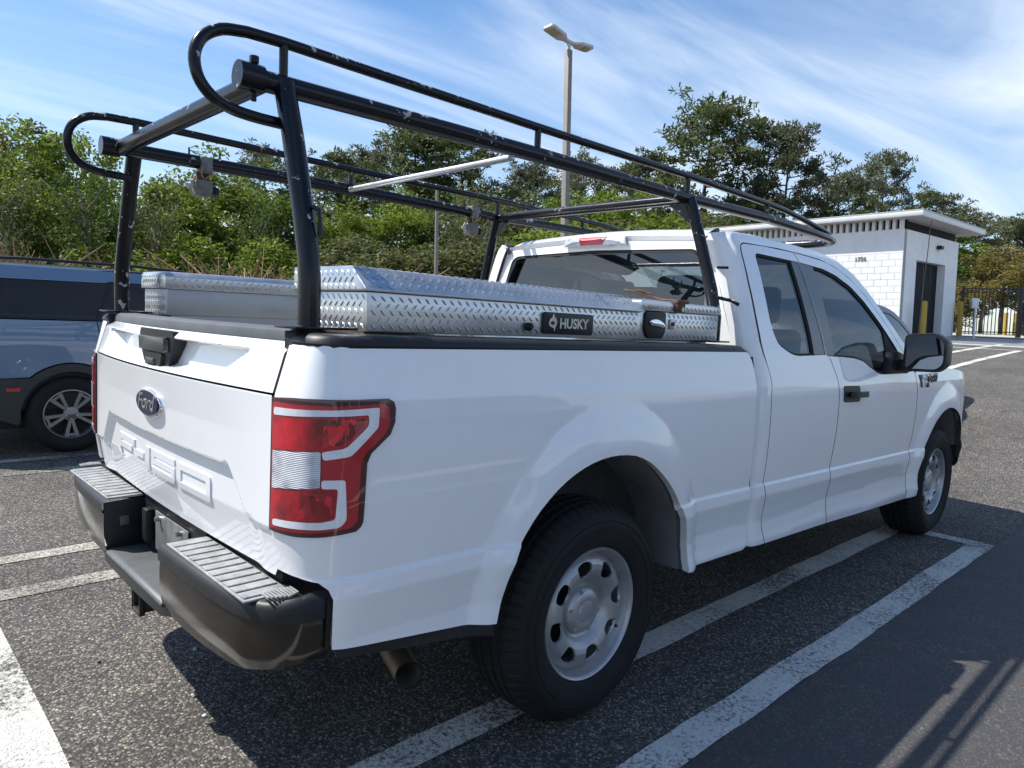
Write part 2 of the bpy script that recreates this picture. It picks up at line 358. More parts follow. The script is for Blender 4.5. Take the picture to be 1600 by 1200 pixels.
def rack_paint():
    m, nt, b = mat_new('chipped_black_enamel'); N = nt.nodes.new; L = nt.links.new
    tc = N('ShaderNodeTexCoord'); nz = N('ShaderNodeTexNoise'); nz.inputs['Scale'].default_value = 34; nz.inputs['Detail'].default_value = 4; nz.inputs['Roughness'].default_value = .6
    L(tc.outputs['Object'], nz.inputs['Vector'])
    n2 = N('ShaderNodeTexNoise'); n2.inputs['Scale'].default_value = 4.5; n2.inputs['Detail'].default_value = 3; L(tc.outputs['Object'], n2.inputs['Vector'])
    ge = N('ShaderNodeNewGeometry'); sp = N('ShaderNodeSeparateXYZ'); L(ge.outputs['Normal'], sp.inputs[0])
    up = N('ShaderNodeMath'); up.operation = 'MULTIPLY_ADD'; up.inputs[1].default_value = .075; L(sp.outputs['Z'], up.inputs[0])   # loads scrape the tops
    sm = N('ShaderNodeMath'); sm.operation = 'MULTIPLY_ADD'; sm.inputs[1].default_value = .45; L(n2.outputs['Fac'], sm.inputs[0]); L(nz.outputs['Fac'], sm.inputs[2]); L(sm.outputs[0], up.inputs[2])
    th = N('ShaderNodeMapRange'); th.inputs['From Min'].default_value = .895; th.inputs['From Max'].default_value = .915; L(up.outputs[0], th.inputs['Value'])
    mx = N('ShaderNodeMix'); mx.data_type = 'RGBA'; L(th.outputs[0], mx.inputs['Factor']); mx.inputs['A'].default_value = (.0035, .0045, .0075, 1); mx.inputs['B'].default_value = (.40, .40, .39, 1)
    L(mx.outputs['Result'], b.inputs['Base Color']); b.inputs['Roughness'].default_value = .34
    rr = N('ShaderNodeMapRange'); rr.inputs['To Min'].default_value = .14; rr.inputs['To Max'].default_value = .34; b.inputs['Specular IOR Level'].default_value = .36; L(n2.outputs['Fac'], rr.inputs['Value']); L(rr.outputs[0], b.inputs['Roughness'])
    bp = N('ShaderNodeBump'); bp.inputs['Strength'].default_value = .12; bp.inputs['Distance'].default_value = .004; L(nz.outputs['Fac'], bp.inputs['Height']); L(bp.outputs[0], b.inputs['Normal'])
    return m
M['rack'] = rack_paint()
# ground materials -------------------------------------------------------
def asphalt_nodes(nt, tc_out):
    N = nt.nodes.new; L = nt.links.new
    vo = N('ShaderNodeTexVoronoi'); vo.inputs['Scale'].default_value = 115; vo.inputs['Randomness'].default_value = 1; L(tc_out, vo.inputs['Vector'])
    v2 = N('ShaderNodeTexVoronoi'); v2.inputs['Scale'].default_value = 240; L(tc_out, v2.inputs['Vector'])
    sep = N('ShaderNodeSeparateColor'); L(vo.outputs['Color'], sep.inputs[0])
    cr = N('ShaderNodeValToRGB'); e = cr.color_ramp.elements
    e[0].position = 0; e[0].color = (.030, .029, .029, 1); e[1].position = 1; e[1].color = (.38, .33, .26, 1)
    for p, c in ((.38, (.060, .057, .055)), (.62, (.105, .097, .087)), (.80, (.175, .158, .132)), (.93, (.26, .23, .185))):
        x = e.new(p); x.color = (*c, 1)
    L(sep.outputs[0], cr.inputs[0])
    # dark binder between the stones
    ed = N('ShaderNodeMapRange'); ed.inputs['From Min'].default_value = .25; ed.inputs['From Max'].default_value = .75; ed.inputs['To Min'].default_value = 0; ed.inputs['To Max'].default_value = .8; L(vo.outputs['Distance'], ed.inputs['Value'])
    m1 = N('ShaderNodeMix'); m1.data_type = 'RGBA'; L(ed.outputs[0], m1.inputs['Factor']); L(cr.outputs[0], m1.inputs['A']); m1.inputs['B'].default_value = (.030, .029, .029, 1)
    # broad worn and oily patches
    n1 = N('ShaderNodeTexNoise'); n1.inputs['Scale'].default_value = .9; n1.inputs['Detail'].default_value = 7; n1.inputs['Roughness'].default_value = .65; L(tc_out, n1.inputs['Vector'])
    pr = N('ShaderNodeMapRange'); pr.inputs['From Min'].default_value = .3; pr.inputs['From Max'].default_value = .7; pr.inputs['To Min'].default_value = .88; pr.inputs['To Max'].default_value = 1.75; L(n1.outputs['Fac'], pr.inputs['Value'])
    m2 = N('ShaderNodeMix'); m2.data_type = 'RGBA'; m2.blend_type = 'MULTIPLY'; m2.inputs['Factor'].default_value = 1; L(m1.outputs['Result'], m2.inputs['A']); L(pr.outputs[0], m2.inputs['B'])
    # old oil drips
    no = N('ShaderNodeTexNoise'); no.inputs['Scale'].default_value = 2.1; no.inputs['Detail'].default_value = 5; no.inputs['Roughness'].default_value = .55; L(tc_out, no.inputs['Vector'])
    om = N('ShaderNodeMapRange'); om.inputs['From Min'].default_value = .63; om.inputs['From Max'].default_value = .72; om.inputs['To Max'].default_value = .5; L(no.outputs['Fac'], om.inputs['Value'])
    mo = N('ShaderNodeMix'); mo.data_type = 'RGBA'; L(om.outputs[0], mo.inputs['Factor']); L(m2.outputs['Result'], mo.inputs['A']); mo.inputs['B'].default_value = (.028, .027, .027, 1)
    # cracks
    n3 = N('ShaderNodeTexNoise'); n3.inputs['Scale'].default_value = 2.5; n3.inputs['Detail'].default_value = 4; L(tc_out, n3.inputs['Vector'])
    va = N('ShaderNodeVectorMath'); va.operation = 'MULTIPLY_ADD'; va.inputs[1].default_value = (.5, .5, .5); L(n3.outputs['Color'], va.inputs[0]); L(tc_out, va.inputs[2])
    vc = N('ShaderNodeTexVoronoi'); vc.feature = 'DISTANCE_TO_EDGE'; vc.inputs['Scale'].default_value = .62; L(va.outputs[0], vc.inputs['Vector'])
    ck = N('ShaderNodeMapRange'); ck.inputs['From Min'].default_value = .002; ck.inputs['From Max'].default_value = .007; ck.inputs['To Min'].default_value = .65; ck.inputs['To Max'].default_value = 0; L(vc.outputs['Distance'], ck.inputs['Value'])
    gate = N('ShaderNodeMapRange'); gate.inputs['From Min'].default_value = .46; gate.inputs['From Max'].default_value = .54; L(n1.outputs['Fac'], gate.inputs['Value'])
    cg = N('ShaderNodeMath'); cg.operation = 'MULTIPLY'; L(ck.outputs[0], cg.inputs[0]); L(gate.outputs[0], cg.inputs[1])
    m3 = N('ShaderNodeMix'); m3.data_type = 'RGBA'; L(cg.outputs[0], m3.inputs['Factor']); L(mo.outputs['Result'], m3.inputs['A']); m3.inputs['B'].default_value = (.016, .016, .016, 1)
    # relief
    hs = N('ShaderNodeMath'); hs.operation = 'MULTIPLY_ADD'; hs.inputs[1].default_value = .5; L(v2.outputs['Distance'], hs.inputs[0]); L(vo.outputs['Distance'], hs.inputs[2])
    bp = N('ShaderNodeBump'); bp.invert = True; bp.inputs['Strength'].default_value = .75; bp.inputs['Distance'].default_value = .006; L(hs.outputs[0], bp.inputs['Height'])
    return m3.outputs['Result'], bp.outputs[0], n1
def asphalt():
    m, nt, b = mat_new('worn_asphalt'); N = nt.nodes.new; L = nt.links.new; tc = N('ShaderNodeTexCoord')
    c, n, _ = asphalt_nodes(nt, tc.outputs['Object']); L(c, b.inputs['Base Color']); L(n, b.inputs['Normal']); b.inputs['Roughness'].default_value = .82; b.inputs['Specular IOR Level'].default_value = .35
    return m
M['asphalt'] = asphalt()
def sealed():
    m, nt, b = mat_new('sealed_asphalt'); N = nt.nodes.new; L = nt.links.new; tc = N('ShaderNodeTexCoord')
    c, n, n1 = asphalt_nodes(nt, tc.outputs['Object'])
    n2 = N('ShaderNodeTexNoise'); n2.inputs['Scale'].default_value = 4; n2.inputs['Detail'].default_value = 8; n2.inputs['Roughness'].default_value = .7; L(tc.outputs['Object'], n2.inputs['Vector'])
    mr = N('ShaderNodeMapRange'); mr.inputs['From Min'].default_value = .35; mr.inputs['From Max'].default_value = .7; mr.inputs['To Min'].default_value = .93; mr.inputs['To Max'].default_value = .60; L(n2.outputs['Fac'], mr.inputs['Value'])
    mx = N('ShaderNodeMix'); mx.data_type = 'RGBA'; L(mr.outputs[0], mx.inputs['Factor']); L(c, mx.inputs['A']); mx.inputs['B'].default_value = (.050, .050, .054, 1)
    L(mx.outputs['Result'], b.inputs['Base Color']); L(n, b.inputs['Normal']); b.inputs['Roughness'].default_value = .75; b.inputs['Specular IOR Level'].default_value = .4
    for nd in nt.nodes:
        if nd.type == 'BUMP': nd.inputs['Strength'].default_value = .4
    return m
M['sealed'] = sealed()
def road_paint(name, lo, hi, col):
    m, nt, b = mat_new(name); N = nt.nodes.new; L = nt.links.new; tc = N('ShaderNodeTexCoord')
    c, n, n1 = asphalt_nodes(nt, tc.outputs['Object'])
    nz = N('ShaderNodeTexNoise'); nz.inputs['Scale'].default_value = 55; nz.inputs['Detail'].default_value = 6; nz.inputs['Roughness'].default_value = .75; L(tc.outputs['Object'], nz.inputs['Vector'])
    n2 = N('ShaderNodeTexNoise'); n2.inputs['Scale'].default_value = 1.7; n2.inputs['Detail'].default_value = 3; L(tc.outputs['Object'], n2.inputs['Vector'])
    ad = N('ShaderNodeMath'); ad.operation = 'MULTIPLY_ADD'; ad.inputs[1].default_value = .55; L(n2.outputs['Fac'], ad.inputs[0]); L(nz.outputs['Fac'], ad.inputs[2])
    mr = N('ShaderNodeMapRange'); mr.inputs['From Min'].default_value = lo; mr.inputs['From Max'].default_value = hi; L(ad.outputs[0], mr.inputs['Value'])
    mx = N('ShaderNodeMix'); mx.data_type = 'RGBA'; L(mr.outputs[0], mx.inputs['Factor']); L(c, mx.inputs['A']); mx.inputs['B'].default_value = (*col, 1)
    # cross cracks in the thick paint
    mp = N('ShaderNodeMapping'); mp.inputs['Scale'].default_value = (1, .35, 1); L(tc.outputs['Object'], mp.inputs['Vector'])
    vc = N('ShaderNodeTexVoronoi'); vc.feature = 'DISTANCE_TO_EDGE'; vc.inputs['Scale'].default_value = 1.5
    dn = N('ShaderNodeVectorMath'); dn.operation = 'MULTIPLY_ADD'; dn.inputs[1].default_value = (.35, .35, .35); L(nz.outputs['Color'], dn.inputs[0]); L(mp.outputs[0], dn.inputs[2]); L(dn.outputs[0], vc.inputs['Vector'])
    ck = N('ShaderNodeMapRange'); ck.inputs['From Min'].default_value = .002; ck.inputs['From Max'].default_value = .010; ck.inputs['To Min'].default_value = .7; ck.inputs['To Max'].default_value = 0; L(vc.outputs['Distance'], ck.inputs['Value'])
    m2 = N('ShaderNodeMix'); m2.data_type = 'RGBA'; L(ck.outputs[0], m2.inputs['Factor']); L(mx.outputs['Result'], m2.inputs['A']); m2.inputs['B'].default_value = (.04, .04, .04, 1)
    L(m2.outputs['Result'], b.inputs['Base Color']); L(n, b.inputs['Normal']); b.inputs['Roughness'].default_value = .8; return m
M['line'] = road_paint('worn_white_line_paint', .64, .79, (.62, .61, .57))
M['line_worn'] = road_paint('faded_line_paint', .70, .96, (.56, .53, .45))
M['concrete'] = pbr('pale_concrete', (.42, .40, .37), .85, var=.15, vscale=1.5, bump=.1, bscale=60)
M['wet'] = pbr('damp_concrete', (.20, .21, .22), .35, var=.3, vscale=1.0)
M['grass'] = pbr('dry_grass', (.16, .17, .06), .9, var=.5, vscale=3, bump=.3, bscale=40)
M['wall'] = pbr('white_stucco', (.82, .82, .82), .85, var=.10, vscale=2, bump=.1, bscale=90)
M['block'] = pbr('painted_block', (.80, .80, .79), .8, var=.06, vscale=4, bump=.15, bscale=70)
M['mortar'] = pbr('mortar', (.64, .635, .62), .9)
M['fascia'] = pbr('roof_fascia', (.76, .76, .74), .6, var=.1, vscale=3)
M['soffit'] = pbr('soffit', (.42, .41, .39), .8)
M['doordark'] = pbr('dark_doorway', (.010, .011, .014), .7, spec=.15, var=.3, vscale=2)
M['yellow'] = pbr('yellow_bollard', (.40, .27, .03), .55, var=.2, vscale=9)
M['fence'] = pbr('black_fence', (.014, .014, .015), .5)
M['pole'] = pbr('bronze_pole', (.24, .215, .185), .6, var=.15, vscale=5)
M['lampgrey'] = pbr('lamp_housing', (.52, .52, .50), .5)
M['led'] = pbr('lamp_lens', (.42, .38, .27), .3)
M['sign'] = pbr('white_sign', (.74, .74, .72), .6)
M['blue'] = paint('blue_grey_paint', (.105, .18, .285), .3)
M['clad'] = pbr('grey_cladding', (.030, .031, .033), .65, bump=.05, bscale=300)
M['dglass'] = glass_mat('dark_suv_glass', (.03, .033, .036), .02, (.55, .58, .62))
M['spoke'] = pbr('dark_alloy', (.24, .243, .25), .4, metal=.7)
M['silver'] = paint('silver_paint', (.36, .38, .40), .3)
M['bark_l'] = pbr('pale_bark', (.20, .17, .14), .9, var=.3, vscale=4)
M['bark_p'] = pbr('pine_bark', (.105, .075, .055), .9, var=.3, vscale=4)
M['twig'] = pbr('dry_twig', (.30, .20, .11), .9, var=.3, vscale=2)
def leaf(name, c0, c1, trans=.35, rough=.55):
    m = bpy.data.materials.new(name); m.use_nodes = True; nt = m.node_tree; nt.nodes.clear(); N = nt.nodes.new; L = nt.links.new
    out = N('ShaderNodeOutputMaterial'); ge = N('ShaderNodeNewGeometry'); oi = N('ShaderNodeObjectInfo')
    mx = N('ShaderNodeMix'); mx.data_type = 'RGBA'; L(ge.outputs['Random Per Island'], mx.inputs['Factor']); mx.inputs['A'].default_value = (*c0, 1); mx.inputs['B'].default_value = (*c1, 1)
    hs = N('ShaderNodeHueSaturation'); mr = N('ShaderNodeMapRange'); mr.inputs['To Min'].default_value = .8; mr.inputs['To Max'].default_value = 1.2; L(oi.outputs['Random'], mr.inputs['Value']); L(mr.outputs[0], hs.inputs['Value'])
    L(mx.outputs['Result'], hs.inputs['Color'])
    df = N('ShaderNodeBsdfPrincipled'); df.inputs['Roughness'].default_value = rough; df.inputs['Specular IOR Level'].default_value = .3; L(hs.outputs[0], df.inputs['Base Color'])
    tr = N('ShaderNodeBsdfTranslucent'); L(hs.outputs[0], tr.inputs['Color'])
    ms = N('ShaderNodeMixShader'); ms.inputs[0].default_value = trans; L(df.outputs[0], ms.inputs[1]); L(tr.outputs[0], ms.inputs[2]); L(ms.outputs[0], out.inputs[0]); return m
M['leaf_bright'] = leaf('bright_leaf', (.085, .145, .016), (.225, .275, .036), .48)
M['leaf_mid'] = leaf('mid_leaf', (.046, .090, .016), (.130, .180, .032), .44)
M['leaf_olive'] = leaf('olive_leaf', (.075, .092, .028), (.160, .165, .058), .40)
M['leaf_yellow'] = leaf('spring_leaf', (.130, .115, .030), (.240, .190, .050), .4)
M['needle'] = leaf('pine_needle', (.055, .080, .026), (.145, .170, .062), .36)
M['needle2'] = leaf('pine_needle_grey', (.070, .085, .046), (.155, .165, .092), .32)
# ------------------------------------------------------------------ ground and markings
def sheet(name, xs, ys, off, mat, kind='structure', fn=None):
    vv = [(x, y, ground_z(x, y)+off) for x in xs for y in ys]; ny = len(ys)
    ff = [(i*ny+j, (i+1)*ny+j, (i+1)*ny+j+1, i*ny+j+1) for i in range(len(xs)-1) for j in range(ny-1)]
    o = mesh_obj(name, vv, ff, mat, None, True); o['kind'] = kind; return o
def frange(a, b, n): return [a+(b-a)*i/n for i in range(n+1)]
XS = frange(-400, -20, 8)+frange(-15, 4, 8)[0:]+frange(4.5, 34, 60)+frange(38, 120, 16)+[200, 400]
YS = [-400, -200, -100, -60, -40]+frange(-30, 60, 12)+[80, 120, 200, 400]
sheet('ground', XS, YS, 0.0, M['asphalt'])
sheet('concrete_apron', frange(21.3, 27.2, 16), frange(-30, 5.4, 3), .004, M['wet'])
sheet('pale_kerb_strip', frange(20.7, 21.25, 4), frange(-30, 5.2, 3), .006, M['concrete'])
sheet('street', frange(28.5, 36, 16), frange(-60, 60, 6), .004, M['concrete'])
sheet('grass_verge', frange(36, 44, 12), frange(-60, 60, 6), .02, M['grass'])
# a newer, sealed strip of paving right of the truck's stall
def sealed_strip():
    rnd = random.Random(9); vv = []; n = 60
    for i in range(n+1):
        x = -6+18*i/n; vv += [(x, -14, ground_z(x, 0)+.004), (x, -1.352+rnd.uniform(-.006, .006), ground_z(x, 0)+.004)]
    o = mesh_obj('sealed_paving', vv, [(2*i, 2*i+2, 2*i+3, 2*i+1) for i in range(n)], M['sealed'], None, True); o['kind'] = 'structure'
sealed_strip()
random.seed(4)
def stripe(name, x0, x1, y0, y1, seed, n=46, z=.004, mat='line'):
    """a hand-rolled line of thick paint with slightly ragged edges"""
    rnd = random.Random(seed); vv = []; ff = []; lx = abs(x1-x0) > abs(y1-y0)
    ph = [rnd.uniform(0, 6) for _ in range(6)]
    for i in range(n+1):
        t = i/n
        w = lambda k: .004*math.sin(t*13+ph[k])+.003*math.sin(t*37+ph[k+1])+rnd.uniform(-.003, .003)
        if lx: a = (x0+(x1-x0)*t, y0+w(0)); b = (x0+(x1-x0)*t, y1+w(3))
        else: a = (x0+w(0), y0+(y1-y0)*t); b = (x1+w(3), y0+(y1-y0)*t)
        vv += [(*a, ground_z(*a)+z), (*b, ground_z(*b)+z)]
    ff = [(2*i, 2*i+1, 2*i+3, 2*i+2) for i in range(n)]
    o = mesh_obj(name, vv, ff, M[mat], None, True)
    o['kind'] = 'structure'; return o
for k, yc in enumerate((-3.76, -1.03, 1.70, 4.43, 7.16, 9.89)):
    mt = 'line_worn' if k in (2, 3, 4, 5) else 'line'
    zz_ = .008 if k == 0 else .004
    stripe('stall_line', -1.40, 3.66, yc-.32, yc-.185, 10+k, mat=mt, z=zz_)
    stripe('stall_line', -1.40, 3.66, yc+.215, yc+.35, 30+k, mat=mt, z=zz_)
    stripe('stall_line', 3.664, 3.79, yc-.32, yc+.35, 50+k, 12, mat=mt, z=zz_)
stripe('cross_line', -1.62, -1.415, -9, 14, 70, 120, z=.008)
for (x0, x1, y0, y1, s) in ((13.5, 19.2, 1.65, 1.80, 81), (15.2, 22, 2.62, 2.77, 82), (13.5, 19.2, -.9, -.75, 83), (13.5, 19.2, -3.4, -3.25, 84)):
    stripe('far_stall_line', x0, x1, y0, y1, s)
stripe('far_cross_line', 19.3, 19.45, -8, 4.6, 85)
# ------------------------------------------------------------------ pickup truck (x forward, y to its left, rear axle at x=0)
ZZ = [.28, .36, .40, .44, .48, .54, .60, .655, .6985, .7045, .7105, .80, .90, 1.0, 1.10, 1.15, 1.19, 1.30, 1.36, 1.45, 1.55, 1.65, 1.75, 1.80, 1.84, 1.87]
YY = [.93, .968, .985, .990, .982, .978, .987, .9985, .9945, .9890, .9880, .995, 1.001, 1.003, 1.001, .996, .987, .966, .952, .925, .893, .858, .818, .79, .75, .68]
_zf = np.linspace(.28, 1.87, 1200); _yf = np.interp(_zf, ZZ, YY); _k = np.array([1, 2, 3, 2, 1])/9.0
_yf[2:-2] = np.convolve(_yf, _k, 'valid')
_zl = [float(v) for v in _zf]; _yl = [float(v) for v in _yf]; _dz = _zl[1]-_zl[0]
def Yb(z):
    t = (z-.28)/_dz
    if t <= 0: return _yl[0]
    if t >= 1198.999: return _yl[-1]
    i = int(t); f = t-i; return _yl[i]*(1-f)+_yl[i+1]*f
def interp(x, xs, ys):
    if x <= xs[0]: return ys[0]
    for i in range(1, len(xs)):
        if x <= xs[i]:
            t = (x-xs[i-1])/(xs[i]-xs[i-1]); return ys[i-1]*(1-t)+ys[i]*t
    return ys[-1]
def arc_table(P):
    P = smooth_path(P, 5); L_ = [0.0]
    for a, b in zip(P, P[1:]): L_.append(L_[-1]+math.hypot(a[0]-b[0], a[1]-b[1]))
    return L_, [p[0] for p in P], [p[1] for p in P]
RC = arc_table([(-.93, -.99), (-.99, -.986), (-1.035, -.970), (-1.068, -.938), (-1.088, -.895), (-1.097, -.85), (-1.10, -.812)])
FC = arc_table([(3.95, 0), (4.10, .012), (4.25, .04), (4.38, .09), (4.48, .17), (4.55, .30), (4.59, .50), (4.61, .75), (4.615, .985)])
def seamx(z): return interp(z, [.55, .73, .84, 1.18, 1.313, 1.36], [-1.065, -1.085, -1.103, -1.10, -1.06, -1.04])
def sstep(t): t = min(1, max(0, t)); return t*t*(3-2*t)
def flare(x, z, xc, zc, ri, rox, roz, amp):
    di = math.hypot(x-xc, z-zc)/ri
    do = math.hypot((x-xc)/rox, (z-zc)/roz)
    if do >= 1: return 0.0
    if di <= 1: return amp
    t = (di-1)/((di-1)+(1-do)+1e-6)
    q = 1-t; q = q*q/(q+.10)*1.10; return amp*(2*q-q*q)
def body(s, z):
    Y = Yb(z+.0165*(min(4.0, max(-1.1, s))-1.0)*min(1, max(0, (1.42-z)/.2)))     # the body lines fall gently towards the nose
    if s >= -.93:
        if s <= 3.95:
            f = 0.0
            if -.7 < s < .7 and z < 1.2: f = flare(s, z, .02, .43, .52, .61, .71, .034)
            elif 3.0 < s and z < 1.15: f = flare(s, z, 3.685, .42, .49, .60, .66, .024)
            return (s, -Y-f, z)
        t = s-3.95; x = interp(t, FC[0], FC[1]); iy = interp(t, FC[0], FC[2])
        f = flare(x, z, 3.685, .42, .49, .60, .66, .024)
        return (x - .03*max(0, z-.9)/.3*min(1, t*2), -(Y+f)*(1-iy/.985), z)
    t = min(-.93-s, RC[0][-1]); k = t/RC[0][-1]
    x = interp(t, RC[0], RC[1]); y = interp(t, RC[0], RC[2]); w = sstep(k)
    e = (-.93-s)-t
    return (x+w*(seamx(z)+1.10)-e*.05, y-(Y-.99)*(1-w)+e, z)
CC = arc_table([(1.12, 0), (1.085, .006), (1.060, .022), (1.045, .05), (1.038, .085), (1.036, .12)])
def cabside(s, z):
    """cab flank whose rear corner rolls round to the back wall"""
    if s >= 1.12: return body(s, z)
    t = 1.12-s; Y = Yb(z+.002*min(1, max(0, (1.42-z)/.2)))
    e = max(0, t-CC[0][-1]); t = min(t, CC[0][-1])
    return (interp(t, CC[0], CC[1]), -Y+interp(t, CC[0], CC[2])+e, z)
def mir(fn, sd): return fn if sd < 0 else (lambda u, v: (lambda p: (p[0], -p[1], p[2]))(fn(u, v)))
truck = empty('pickup_truck', (0, 0, 0))
tag(truck, 'white extended-cab pickup truck parked in the centre with black ladder rack', 'pickup truck')
W = M['white']; G_ = M['gap']
arch_r = [(-.495, .50), (-.472, .58), (-.455, .64), (-.42, .72), (-.344, .818), (-.236, .898), (-.114, .943), (.022, .955), (.16, .930), (.29, .855), (.40, .755), (.465, .655), (.505, .555), (.520, .434)]
arch_r = smooth_path(arch_r, 3)
arch_f = smooth_path([(3.215, .36), (3.22, .50), (3.245, .613), (3.29, .70), (3.41, .824), (3.545, .892), (3.70, .915), (3.86, .885), (3.99, .815), (4.09, .72), (4.15, .60)], 3)
TL = [(-1.209, 1.178), (-1.13, 1.184), (-1.06, 1.186), (-.885, 1.184), (-.869, 1.176), (-.864, 1.160), (-.867, 1.125), (-.880, 1.095), (-.935, 1.052), (-.946, 1.028), (-.950, .880), (-.956, .868), (-.968, .859), (-1.055, .850), (-1.117, .845), (-1.209, .843)]
bed_loop = [(-1.210, .737), (-1.12, .737), (-1.06, .732), (-1.035, .715), (-1.024, .69), (-1.021, .62), (-1.020, .556)] + arch_r + \
    [(.56, .430), (.62, .434), (1.0, .424), (1.03, .44), (1.035, .50), (1.022, .62), (1.016, .706), (1.010, .80), (1.004, .94), (1.0, 1.05), (1.002, 1.16), (.998, 1.22), (.982, 1.265), (.958, 1.292), (.94, 1.300), (.3, 1.304), (-.5, 1.310), (-1.04, 1.316), (-1.210, 1.316)] + TL[::1]
seamR = [(1.205, .415), (1.175, .50), (1.172, .612), (1.146, .696), (1.146, .809), (1.142, .927), (1.138, 1.1), (1.142, 1.185), (1.10, 1.29), (1.088, 1.34), (1.088, 1.437), (1.094, 1.62), (1.104, 1.745), (1.118, 1.770), (1.150, 1.783)]
seamB = [(1.655, 1.789), (1.672, 1.742), (1.742, 1.283), (1.786, 1.262), (1.830, 1.20), (1.852, 1.155), (1.866, 1.063), (1.868, .95), (1.862, .80), (1.846, .679), (1.858, .609), (1.862, .52), (1.868, .398)]
botR = [(1.868, .402), (1.205, .420)]
win_q = round_poly([(1.222, 1.748), (1.668, 1.742), (1.738, 1.282), (1.385, 1.277), (1.235, 1.335), (1.205, 1.42)], [.03, .004, .004, .07, .10, .06], 5)
def off_x(pts, d): return [(p[0]+d, p[1]) for p in pts]
rdoor = smooth_path(seamR[:9], 2)+seamR[9:]+[(1.35, 1.790)]+seamB[0:3]+smooth_path(seamB[3:], 2)
fseam = [(3.085, .352), (3.068, .45), (3.055, .597), (3.035, .675), (3.062, .74), (3.070, .90), (3.066, 1.026), (3.050, 1.12), (3.030, 1.166)]
door_top = [(1.660, 1.789), (1.95, 1.776), (2.10, 1.752), (2.27, 1.700), (2.42, 1.618), (2.58, 1.505), (2.74, 1.385), (2.86, 1.295)]
win_f = [(1.680, 1.742), (1.95, 1.729), (2.09, 1.706), (2.25, 1.655), (2.39, 1.580), (2.54, 1.475), (2.70, 1.352), (2.79, 1.285), (2.92, 1.166), (2.47, 1.168), (2.40, 1.180), (2.30, 1.214), (2.22, 1.245), (2.10, 1.262), (1.95, 1.270), (1.752, 1.276)]
win_f = round_poly(win_f, [.004, .02, .02, .02, .02, .02, .02, .02, .02, .02, .02, .02, .02, .02, .02, .004], 3)
fdoor = [(p[0]+.007, p[1]) for p in reversed(smooth_path(seamB[3:], 2))]+[(1.749, 1.281), (1.679, 1.742), (1.662, 1.789)]+smooth_path(door_top, 2)[1:]+[(2.97, 1.200)]+[(p[0]-.004, p[1]) for p in reversed(fseam)]
fender = [(p[0]+.004, p[1]) for p in fseam]+[(3.10, 1.175), (3.4, 1.192), (3.8, 1.180), (4.1, 1.150), (4.4, 1.10), (4.9, 1.075), (4.9, .80), (4.28, .76), (4.15, .66)]+list(reversed(arch_f))
cab_corner = [(.952, .90)]+[(1.03, .90), (1.035, .70), (1.04, .55), (1.045, .425), (1.10, .42)]+[(p[0]-.005, p[1]) for p in smooth_path(seamR[:9], 2)]+[(p[0]-.005, p[1]+.003) for p in seamR[9:-1]]+[(1.15, 1.789), (1.5, 1.796), (1.75, 1.791), (1.95, 1.782), (2.10, 1.757), (2.27, 1.705), (2.42, 1.623), (2.58, 1.510), (2.74, 1.390), (2.86, 1.300), (2.97, 1.206), (3.10, 1.20), (2.93, 1.325), (2.82, 1.395), (2.65, 1.52), (2.50, 1.635), (2.36, 1.725), (2.16, 1.802), (2.0, 1.828), (1.6, 1.842), (1.15, 1.840), (1.0, 1.825), (.952, 1.81)]
GL = M['glass']
CR = [((1.0, z_), (.0165, 1)) for z_ in (.655, .678, .6945, .6985, .7015, .7045, .7075, .7105, .716)]
